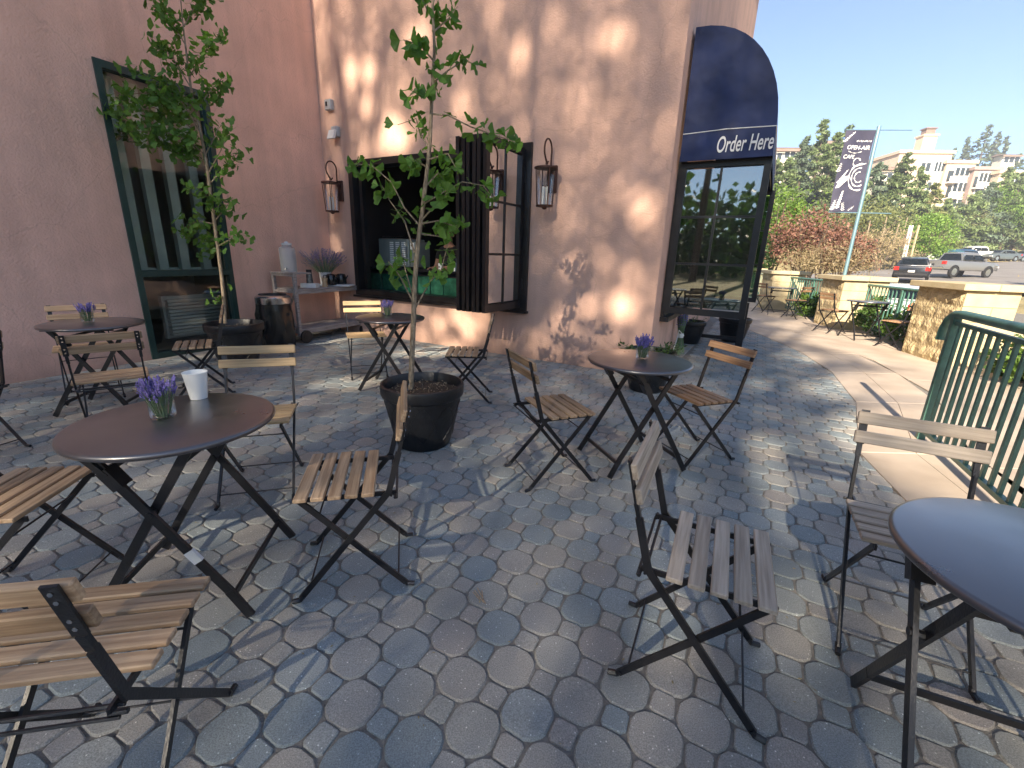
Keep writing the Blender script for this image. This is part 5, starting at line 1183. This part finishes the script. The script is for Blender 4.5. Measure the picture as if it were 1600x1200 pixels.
def bush(px, py, Y, rx, rz_, label, m_, n=2600, size=.16, cat='bush', name='shrub', base=None, asp=.6, shell=.4, group=None, stems=9):
    c = at(px, py, Y); x, y = c.x, Y; z0 = hz(x, y) if base is None else base; zc = c.z
    t = thing(name, label, cat, (x, y, z0), 0, group); m = MB()
    for k in range(stems): a = random.random()*6.283; m.tube([(0,0,0),(rx*.25*math.cos(a),rx*.25*math.sin(a),(zc-z0)*.6),(rx*.7*math.cos(a),rx*.7*math.sin(a),(zc-z0)+rz_*random.uniform(0,.7))], [.03*rx,.02*rx,.006*rx+.003], 5, False)
    m.obj('stems', BARKD, t)
    P, _ = clumps((0, 0, zc-z0), (rx, rx*.8, rz_), max(12, n//45), 45, rx*.15, .7, shell); P = P[P[:, 2] > .02]; leafcloud('foliage', P, size, m_, t, .5, asp); return t
CF = [(1196,262,50,3.4,'o'),(1214,250,56,3.2,'p'),(1236,246,60,3.4,'p'),(1262,212,62,3.6,'s'),(1290,186,64,4.2,'p'),(1310,205,58,3.4,'p'),(1327,196,66,4.0,'s'),(1345,240,57,3.6,'p'),(1378,252,60,4.2,'s'),(1398,272,56,3.2,'p'),
      (1419,240,64,4.4,'p'),(1440,262,62,3.8,'p'),(1462,286,62,4.2,'o'),(1484,312,66,3.6,'p'),(1500,318,74,3.4,'s'),(1528,300,70,4.2,'p'),(1552,286,74,5,'s'),(1580,262,78,5.2,'p'),(1600,270,74,5,'p'),(1622,255,80,6,'s'),(1650,250,82,6,'p')]
wh = ['leftmost evergreen beside the awning','evergreen left of the pale roofed house','evergreen in front of the pale house','bluish evergreen under the house gable','tallest evergreen left of the banner','evergreen just left of the banner','blue green spruce behind the banner','evergreen hidden partly by the banner','wide spruce right of the banner pole','lower evergreen right of the banner pole','tall pine below the chimney','pine in front of the condominium stairs','olive evergreen before the stepped flats','small pine below the stepped flats','blue spruce above the white pickup','pine above the dark grey sedan','spruce right of the stepped flats','large evergreen near the right edge','evergreen on the right edge','big spruce beyond the right edge','pine outside the right edge']
for (px, top, Y, wd, k), lb in zip(CF, wh): conifer(px, top, Y, wd, lb, {'p': PINE, 's': SPRUCE, 'o': OLIVE}[k])
SK = [(1492,232,150,4,'small skyline pine right of the chimney'),(1514,214,150,6,'rounded skyline pine right of the chimney'),(1548,193,145,8,'tallest dark pine on the skyline'),(1562,208,150,6,'skyline pine beside the tallest one'),(1576,212,155,6,'skyline pine over the hilltop house'),(1594,240,140,6,'skyline pine at the right edge')]
for px, top, Y, wd, lb in SK: conifer(px, top, Y, wd, lb, SPRUCE, n=2600)
bush(1266,376,21,1.8,1.3,'large reddish smoke bush behind the stone pillars',REDL,6000,.13,group=None)
bush(1322,395,20,1.1,.75,'small reddish bush at the foot of the banner pole',REDL,3200,.12)
bush(1215,350,24,1.9,1.7,'yellow green shrub between the casement and the red bush',LIME,5200,.15)
bush(1290,405,19.5,2.0,.45,'pale dry twiggy growth below the red bush',DRYL,4200,.16,asp=.2)
bush(1196,395,22,1.2,.9,'dark green shrub low beside the casement',TREELEAF,2600,.14)
bush(1452,372,47,2.1,2.3,'bright green rounded bush above the white car',LIME,7000,.22)
bush(1500,348,72,3.8,2.0,'olive shrub on the dry slope above the parked cars',OLIVE,3600,.26)
bush(1560,326,76,4.6,2.9,'wide light green tree above the parking row',LIME,9000,.30,'tree')
bush(1592,335,74,4.2,2.6,'light green tree at the right edge above the cars',LIME,7000,.30,'tree')
bush(1380,380,44,2.6,1.0,'straw coloured scrub on the bank left of the sign posts',DRYL,3600,.25,asp=.2)
bush(1355,350,52,4.5,2.0,'dull green scrub under the pines by the banner',OLIVE,4200,.28)
bush(1410,400,46,2.0,.5,'low dry weeds at the road edge',DRYL,2200,.2,asp=.2)
for k, (px, a, b) in enumerate(((1346,392,345),(1372,384,338),(1391,386,348),(1404,374,340))):
    p0, p1 = at(px, a, 48), at(px+14, b, 49); t = thing('bare_trunk', ('leftmost slender bare trunk on the bank beside the banner pole','second slender bare trunk on the dry bank','third slender bare trunk on the dry bank','rightmost slender bare trunk, nearest the leaning sign posts')[k], 'tree trunk', (p0.x, p0.y, hz(p0.x, p0.y)), 0, 'bare trunks on the dry bank'); m = MB(); d = Vector((p1.x-p0.x, p1.y-p0.y, p1.z-hz(p0.x, p0.y))); m.tube([(0,0,-.1), d*.5+Vector((.15,0,0)), d], [.13,.10,.05], 7); m.obj('trunk', BARK, t, True)
# sign posts
for k, (px, w_, lb) in enumerate(((1417,.10,'leaning white post of the old roadside sign, left one'),(1421,.10,'leaning white post of the old roadside sign, middle one'),(1431,.12,'leaning cream post right of the roadside sign'))):
    a, b = at(px-3-2*(k == 2), 392, 45), at(px+5, 352, 45); t = thing('sign_post', lb, 'post', (a.x, a.y, hz(a.x, a.y)), 0); m = MB(); z0 = hz(a.x, a.y); m.bar((0,0,-.1), (b.x-a.x, 0, b.z-z0), w_, w_, (0,1,0)); m.obj('post', WHITE if k < 2 else CREAMS, t)
a, b = at(1410,388,45.1), at(1424,362,45.1); t = thing('sign_board', 'dark weathered sign board between the leaning posts', 'sign', (a.x, 45.12, a.z), 0); m = MB(); m.bar((0,0,0),(b.x-a.x,0,b.z-a.z), .75, .05, (0,1,0)); m.obj('board', BARKD, t)
# shrubs in the bed behind the fence and by the railing
for k, (x, y, r, h) in enumerate(((7.55,11.6,.35,.30),(7.6,11.05,.4,.33),(7.15,8.7,.42,.36),(7.1,8.0,.42,.30),(6.95,7.45,.35,.34),(6.25,5.35,.34,.26),(6.0,4.85,.36,.28),(6.6,4.9,.38,.28),(7.9,13.9,.4,.3))):
    lb = ('green shrub by the foot of the most distant pillar','second green shrub behind the far green fence','green shrub directly behind the banner pillar','green shrub behind the sunny patio table','shrub against the left side of the large pillar','shrub right of the large pillar, behind the railing','middle shrub seen through the railing balusters','shrub nearest the right edge behind the railing','shrub behind the farthest fence by the casement')[k]; t = thing('bed_shrub', lb, 'shrub', (x, y, 0), 0, 'shrubs in the bed behind the fence'); m = MB()
    for q in range(8): a = random.random()*6.28; m.tube([(0,0,0),(r*.5*math.cos(a),r*.5*math.sin(a),h)], [.012,.005], 4, False)
    m.obj('stems', BARKD, t); P, _ = clumps((0,0,h), (r,r,h), 34, 40, r*.16, .8, .4); P = P[P[:, 2] > .02]; leafcloud('foliage', P, .075, LIME if k % 3 == 0 else TREELEAF, t, .5)
# dry grass tufts on the slope and verge
P = []
for _ in range(16000):
    x = random.uniform(16, 100); y = random.uniform(26, 90)
    if y > 44+.8*min(max(x-30, 0), 34)-3 or y < 24+.55*x-9 and y > 20 and x > 40: P.append((x, y, hz(x, y)+random.uniform(.05, .3)))
leafcloud('dry_grass_tufts', np.array(P), .42, DRYL, None, .0, .22, 'stuff'); tag(bpy.data.objects['dry_grass_tufts'], 'dry straw coloured grass tufts on the bank', 'grass', kind='stuff')

# ------------------------------------------------------------------ hillside buildings
WALLP = mat('condo_pink', (.56,.44,.33), .85, var=.05, scale=.5); WALLW = mat('condo_white', (.66,.60,.50), .85, var=.05, scale=.5); ROOFB = mat('roof_brown', (.22,.155,.125), .9, var=.12, scale=1.5); WINF = mat('window_white', (.75,.73,.68), .6); DARKW = mat('window_dark', (.03,.04,.045), .15, spec=.6); CLAD = mat('condo_cladding', (.34,.25,.22), .85, var=.06, scale=.8)
def pxz(px, py, Y): return at(px, py, Y)
def condo(name, label, Y, x0, x1, ytop, ybot, depth, m_, wins, roof='flat', balc=()):
    a, b = pxz(x0, ytop, Y), pxz(x1, ytop, Y); zt = (a.z+b.z)/2; zb = min(pxz(x0, ybot, Y).z, hz(a.x, Y)-1)
    t = thing(name, label, 'building', (a.x, Y, zb), R(-6)); W_ = b.x-a.x; H_ = zt-zb
    m = MB(); m.box(0, W_, 0, depth, 0, H_); wl = m.obj('wall', m_, t)
    if roof == 'flat': m = MB(); m.box(-.3, W_+.3, -.3, depth+.3, H_+.005, H_+.55); m.obj('parapet', m_, t)
    rh = min(2.6, W_*.16)
    if roof == 'gable':
        m = MB(); m.add([(-.8,-1,H_),(W_+.8,-1,H_),(W_+.8,depth/2,H_+rh),(-.8,depth/2,H_+rh),(-.8,depth+1,H_),(W_+.8,depth+1,H_)], [(0,1,2,3),(3,2,5,4),(0,3,4),(1,5,2)]); m.add([(-.8,-1,H_-.05),(W_+.8,-1,H_-.05),(W_+.8,-1,H_-.5),(-.8,-1,H_-.5)], [(3,2,1,0)]); m.obj('roof', ROOFB, t)
    for px, py, w_, h_, nl_ in wins:
        c = pxz(px, py, Y); lx = (c.x-a.x); lz = c.z-zb
        m = MB(); m.box(lx-w_/2-.12, lx+w_/2+.12, -.10, .05, lz-h_/2-.12, lz+h_/2+.12); f = m.obj('window', WINF, t)
        for k in range(nl_):
            q = w_/nl_; m = MB(); m.box(lx-w_/2+q*k+.10, lx-w_/2+q*(k+1)-.10, -.14, -.101, lz-h_/2+.06, lz+h_/2-.06); m.obj('pane', DARKW, f)
    for px, py, w_, h_ in balc:
        c = pxz(px, py, Y); lx = c.x-a.x; lz = c.z-zb
        m = MB(); m.box(lx-w_/2, lx+w_/2, -.06, .02, lz-h_/2, lz+h_/2); o = m.obj('balcony_opening', DARKW, t)
        m = MB(); m.box(lx-w_/2-.1, lx+w_/2+.1, -1.0, -.02, lz-h_/2-.25, lz-h_/2); m.box(lx-w_/2-.1, lx+w_/2+.1, -1.0, -.92, lz-h_/2, lz-h_/2+.9); m.obj('balcony', WINF, t)
    return t, a, zb
YC = 95
condo('pale_house', 'pale house with a brown roof left behind the evergreens, near the awning', 92, 1196, 1252, 234, 270, 7, WALLW, [(1212,245,2,1.2,2),(1236,243,3,1.2,3)], 'gable')
condo('gabled_flat', 'small pale gable end just left of the banner', 93, 1296, 1330, 222, 290, 5, WALLW, [(1308,236,2,1.4,2)], 'gable')
condo('brown_roofed_wing', 'low wing with a brown roof right of the banner', 94, 1374, 1410, 263, 320, 10, WALLW, [(1396,277,3,1.3,3)], 'gable')
tw, a, zb = condo('chimney_tower', 'tall pinkish condominium block carrying the stone chimney', YC, 1406, 1482, 241, 340, 12, WALLP, [(1442,262,1.8,1.6,2),(1462,262,1.8,1.8,3),(1450,292,1.8,1.6,2)], 'flat')
c0, c1 = pxz(1437,238,YC), pxz(1452,214,YC); m = MB(); bx0 = c0.x-a.x+.4; m.box(bx0, bx0+2.4, 1, 3, a.z-zb, c1.z-zb+.3); m.box(bx0-.2, bx0+2.6, .8, 3.2, c1.z-zb+.3, c1.z-zb+.6); m.obj('chimney', WALLP, tw); m = MB(); m.box(bx0+.4, bx0+2.0, 1.3, 2.7, c1.z-zb+.6, c1.z-zb+1.6); m.box(bx0+.2, bx0+2.2, 1.1, 2.9, c1.z-zb+1.6, c1.z-zb+1.8); m.obj('chimney_pot', ROOFB, tw)
condo('stepped_flat', 'uppermost stepped pink flat right of the chimney tower', YC-1.5, 1480, 1521, 256, 350, 11, WALLP, [(1501,269,2.6,1.5,3),(1497,293,2.6,1.7,3),(1495,318,2.6,1.5,3)], 'flat', [(1486,276,1.6,2.0),(1484,300,1.6,2.2)])
condo('stepped_flat', 'middle stepped flat with dark cladding on its lower floor', YC-3, 1523, 1560, 266, 350, 11, CLAD, [(1540,278,2.8,1.7,4),(1536,298,3.4,1.8,4),(1530,322,2.4,1.6,3)], 'flat', [(1526,285,1.2,1.9)])
condo('stepped_flat', 'lowest stepped pink flat near the right edge', YC-5, 1562, 1612, 272, 350, 11, WALLP, [(1581,285,2.4,1.5,2),(1600,290,2.4,1.5,2)], 'flat')
condo('hilltop_house', 'small hilltop house with a deck among the skyline pines', 140, 1568, 1588, 243, 275, 3, WALLW, [(1579,250,4,1.6,3)], 'gable')
for o in COL.objects:
    if o.get('category') == 'building' and o.name.startswith('stepped_flat'): o['group'] = 'stepped flats on the hillside'

# ------------------------------------------------------------------ tall trees behind the patio that throw the dappled shade
Hh = Vector((SUN_H.x, SUN_H.y, 0)); Uh = Vector((SUN_H.y, -SUN_H.x, 0)); ce, se = math.cos(SUN_E), math.sin(SUN_E)
def uw(P): P = Vector(P); return np.array([P.dot(Uh), P.z*ce+P.dot(Hh)*se])
def wallhit(px, py): d = ray(px, py); k = (C2-CAMPOS).dot(NM)/d.dot(NM); return CAMPOS+d*k
GAPS = []  # holes shaped into the unseen crowns so sun patches land on chosen spots
def gap(f, px, py, rx, ry):
    c = uw(f(px, py)); GAPS.append((c, np.linalg.inv(np.stack([uw(f(px+rx, py))-c, uw(f(px, py+ry))-c], 1))))
for q in [(1003,325,22,24),(835,180,14,24),(812,206,22,12),(880,408,8,14),(972,478,20,24),(985,425,9,14),(918,478,12,12),(575,167,15,16),(583,230,18,26),(620,210,28,30),(547,300,7,75),(549,400,9,40),(725,162,13,18),(740,508,20,26),(716,488,17,14),(686,508,8,14),(659,528,8,12),(700,538,30,7),(800,158,10,14),(940,400,9,8),(560,110,30,18),(650,60,26,22),(820,90,26,22),(960,60,24,18)]: gap(wallhit, *q)
for q in [(545,598,56,9),(650,551,36,7),(510,530,36,6),(798,745,20,10),(858,706,16,8),(922,700,14,6),(1177,606,18,9),(1176,648,38,12),(1197,695,26,16),(1194,754,34,20),(1267,559,17,8),(1255,601,38,9),(1325,618,40,16),(1292,592,20,8),(1240,650,26,10),(790,747,18,8),(627,746,20,9),(732,810,18,9),(694,886,13,6),(1390,715,46,40),(1230,525,30,9),(95,612,26,5),(1120,620,12,6),(1330,690,20,8),(1085,700,12,8),(1180,800,16,9),(1290,940,5,26),(1480,770,60,16),(700,700,14,6)]: gap(gnd, *q)
for P_, r_ in(((-1.55,4.9,.72),.26), ((-1.62,4.72,.45),.12), ((1.28,2.75,.74),.10), ((1.0,-1.2,.74),.2)):
    GAPS.append((uw(P_), np.eye(2)/r_))
SH = leafmat('maple_leaf', (.15,.22,.07), (.26,.34,.11), trans=.6)
def shade_tree(u, s, label, zc, ru, rz2, n, uright=99, zlow=0):
    base_ = Uh*u+Hh*s; t = thing('shade_tree', label, 'tree', (base_.x, base_.y, -.03), 0, 'tall trees behind the viewer')
    m = MB(); m.tube([(0,0,0),(.1,0,zc*.45),(0,.1,zc),(0,0,zc+rz2*.7)], [.24,.19,.12,.03], 10); m.obj('trunk', BARKD, t, True)
    zz = rng.uniform(-1, 1, n//10); an = rng.uniform(0, 6.283, n//10); rr = np.sqrt(rng.random(n//10))*np.sqrt(1-np.abs(zz)**4)
    C_ = np.stack([rr*ru*1.1*np.cos(an), rr*2.4*np.sin(an), zc+zz*(rz2+.5)], 1); P = np.repeat(C_, 10, 0)+rng.normal(size=(n//10*10, 3))*.42; W = P+np.array([base_.x, base_.y, -.03])
    U = W @ np.array(Uh); Wd = W[:, 2]*ce+(W @ np.array(Hh))*se; keep = (U < uright+.35*np.sin(Wd*2.1)+.2*np.sin(Wd*5.3+1))
    for c, Mi in GAPS:
        q = np.stack([U-c[0], Wd-c[1]]); k = Mi @ q; keep &= (k**2).sum(0) > .85
    P = P[keep & (P[:, 2] > 2.2)]; leafcloud('crown', P, .10, SH, t, .2, .75)
    m = MB()
    for c in C_[::50]: m.tube([(0,0,max(2.5, min(c[2]-1, zc))), tuple(c)], [.06,.02], 4, False)
    m.obj('limbs', BARKD, t)
for k, (u, s, zc, ru, rz2, lb) in enumerate(((-8.4,-20.5,14.5,2.6,5.4,'leftmost tall leafy tree behind the viewer'),(-5.4,-19.5,14.1,2.7,5.6,'second tall leafy tree behind the viewer'),(-2.4,-20.5,14.3,2.6,5.6,'third tall leafy tree behind the viewer'),(.2,-19.6,13.9,2.3,5.6,'rightmost tall leafy tree behind the viewer'))):
    shade_tree(u, s, lb, zc, ru, rz2, 40000, 1.35)
# dense wood beyond the trees, behind and beside the viewer, seen only in glass and table tops
P = []
for k in range(900):
    a = random.uniform(R(168), R(395)); d = random.uniform(30, 46); P.append((d*math.cos(a), d*math.sin(a), 0))
P = np.array(P); hgt = rng.uniform(3, 8.5, len(P)); Q = np.repeat(P, 36, 0); Q[:, 2] = np.repeat(hgt, 36)*rng.random(len(Q))**.8; Q[:, :2] += rng.normal(size=(len(Q), 2))*1.3
o = leafcloud('background_wood', Q, .85, TREELEAF, None, .4, .8, 'stuff'); tag(o, 'dense green wood standing around the patio behind the viewer', 'wood', kind='stuff')
# fallen needles and crumbs on the pavers
t = thing('pine_needles', 'small sprig of fallen dry pine needles on the pavers in the foreground', 'pine needles', gnd(752,932)); m = MB()
for a, b in(((-.03,.03),(.012,-.035)), ((-.02,.045),(.02,-.04)), ((-.035,.02),(-.005,-.02)), ((.0,.03),(.01,-.03))): m.tube([(a[0],a[1],.003),(b[0],b[1],.003)], .0016, 4)
m.obj('needles', RAG, t)
mb = MB()
for _ in range(420):
    x, y = random.uniform(-3.5, 3), random.uniform(.9, 6)
    if not inside(x, y): continue
    s = random.uniform(.003, .009); a = random.random()*6.28; mb.add([(x+s*math.cos(a),y+s*math.sin(a),.003),(x-s*.4*math.sin(a),y+s*.4*math.cos(a),.004),(x-s*math.cos(a),y-s*math.sin(a),.003),(x+s*.4*math.sin(a),y-s*.4*math.cos(a),.003)], [(0,1,2,3)])
o = mb.obj('leaf_litter', DRYL); tag(o, 'tiny dry leaf litter scattered over the pavers', 'leaf litter', kind='stuff')

# haze volume added to lift the far background, stands in for lens veil
HZ = bpy.data.materials.new('added_haze'); HZ.use_nodes = True; HZ.node_tree.nodes.remove(HZ.node_tree.nodes['Principled BSDF'])
pv = HZ.node_tree.nodes.new('ShaderNodeVolumePrincipled'); pv.inputs['Color'].default_value = (.93,.95,1,1); pv.inputs['Density'].default_value = .0016; pv.inputs['Anisotropy'].default_value = .2
HZ.node_tree.links.new(pv.outputs[0], HZ.node_tree.nodes['Material Output'].inputs['Volume'])
m = MB(); m.box(-125, 262, -118, 232, -4, 62); o = m.obj('haze', HZ); tag(o, 'thin pale haze added to lighten the far background', 'haze', kind='stuff')
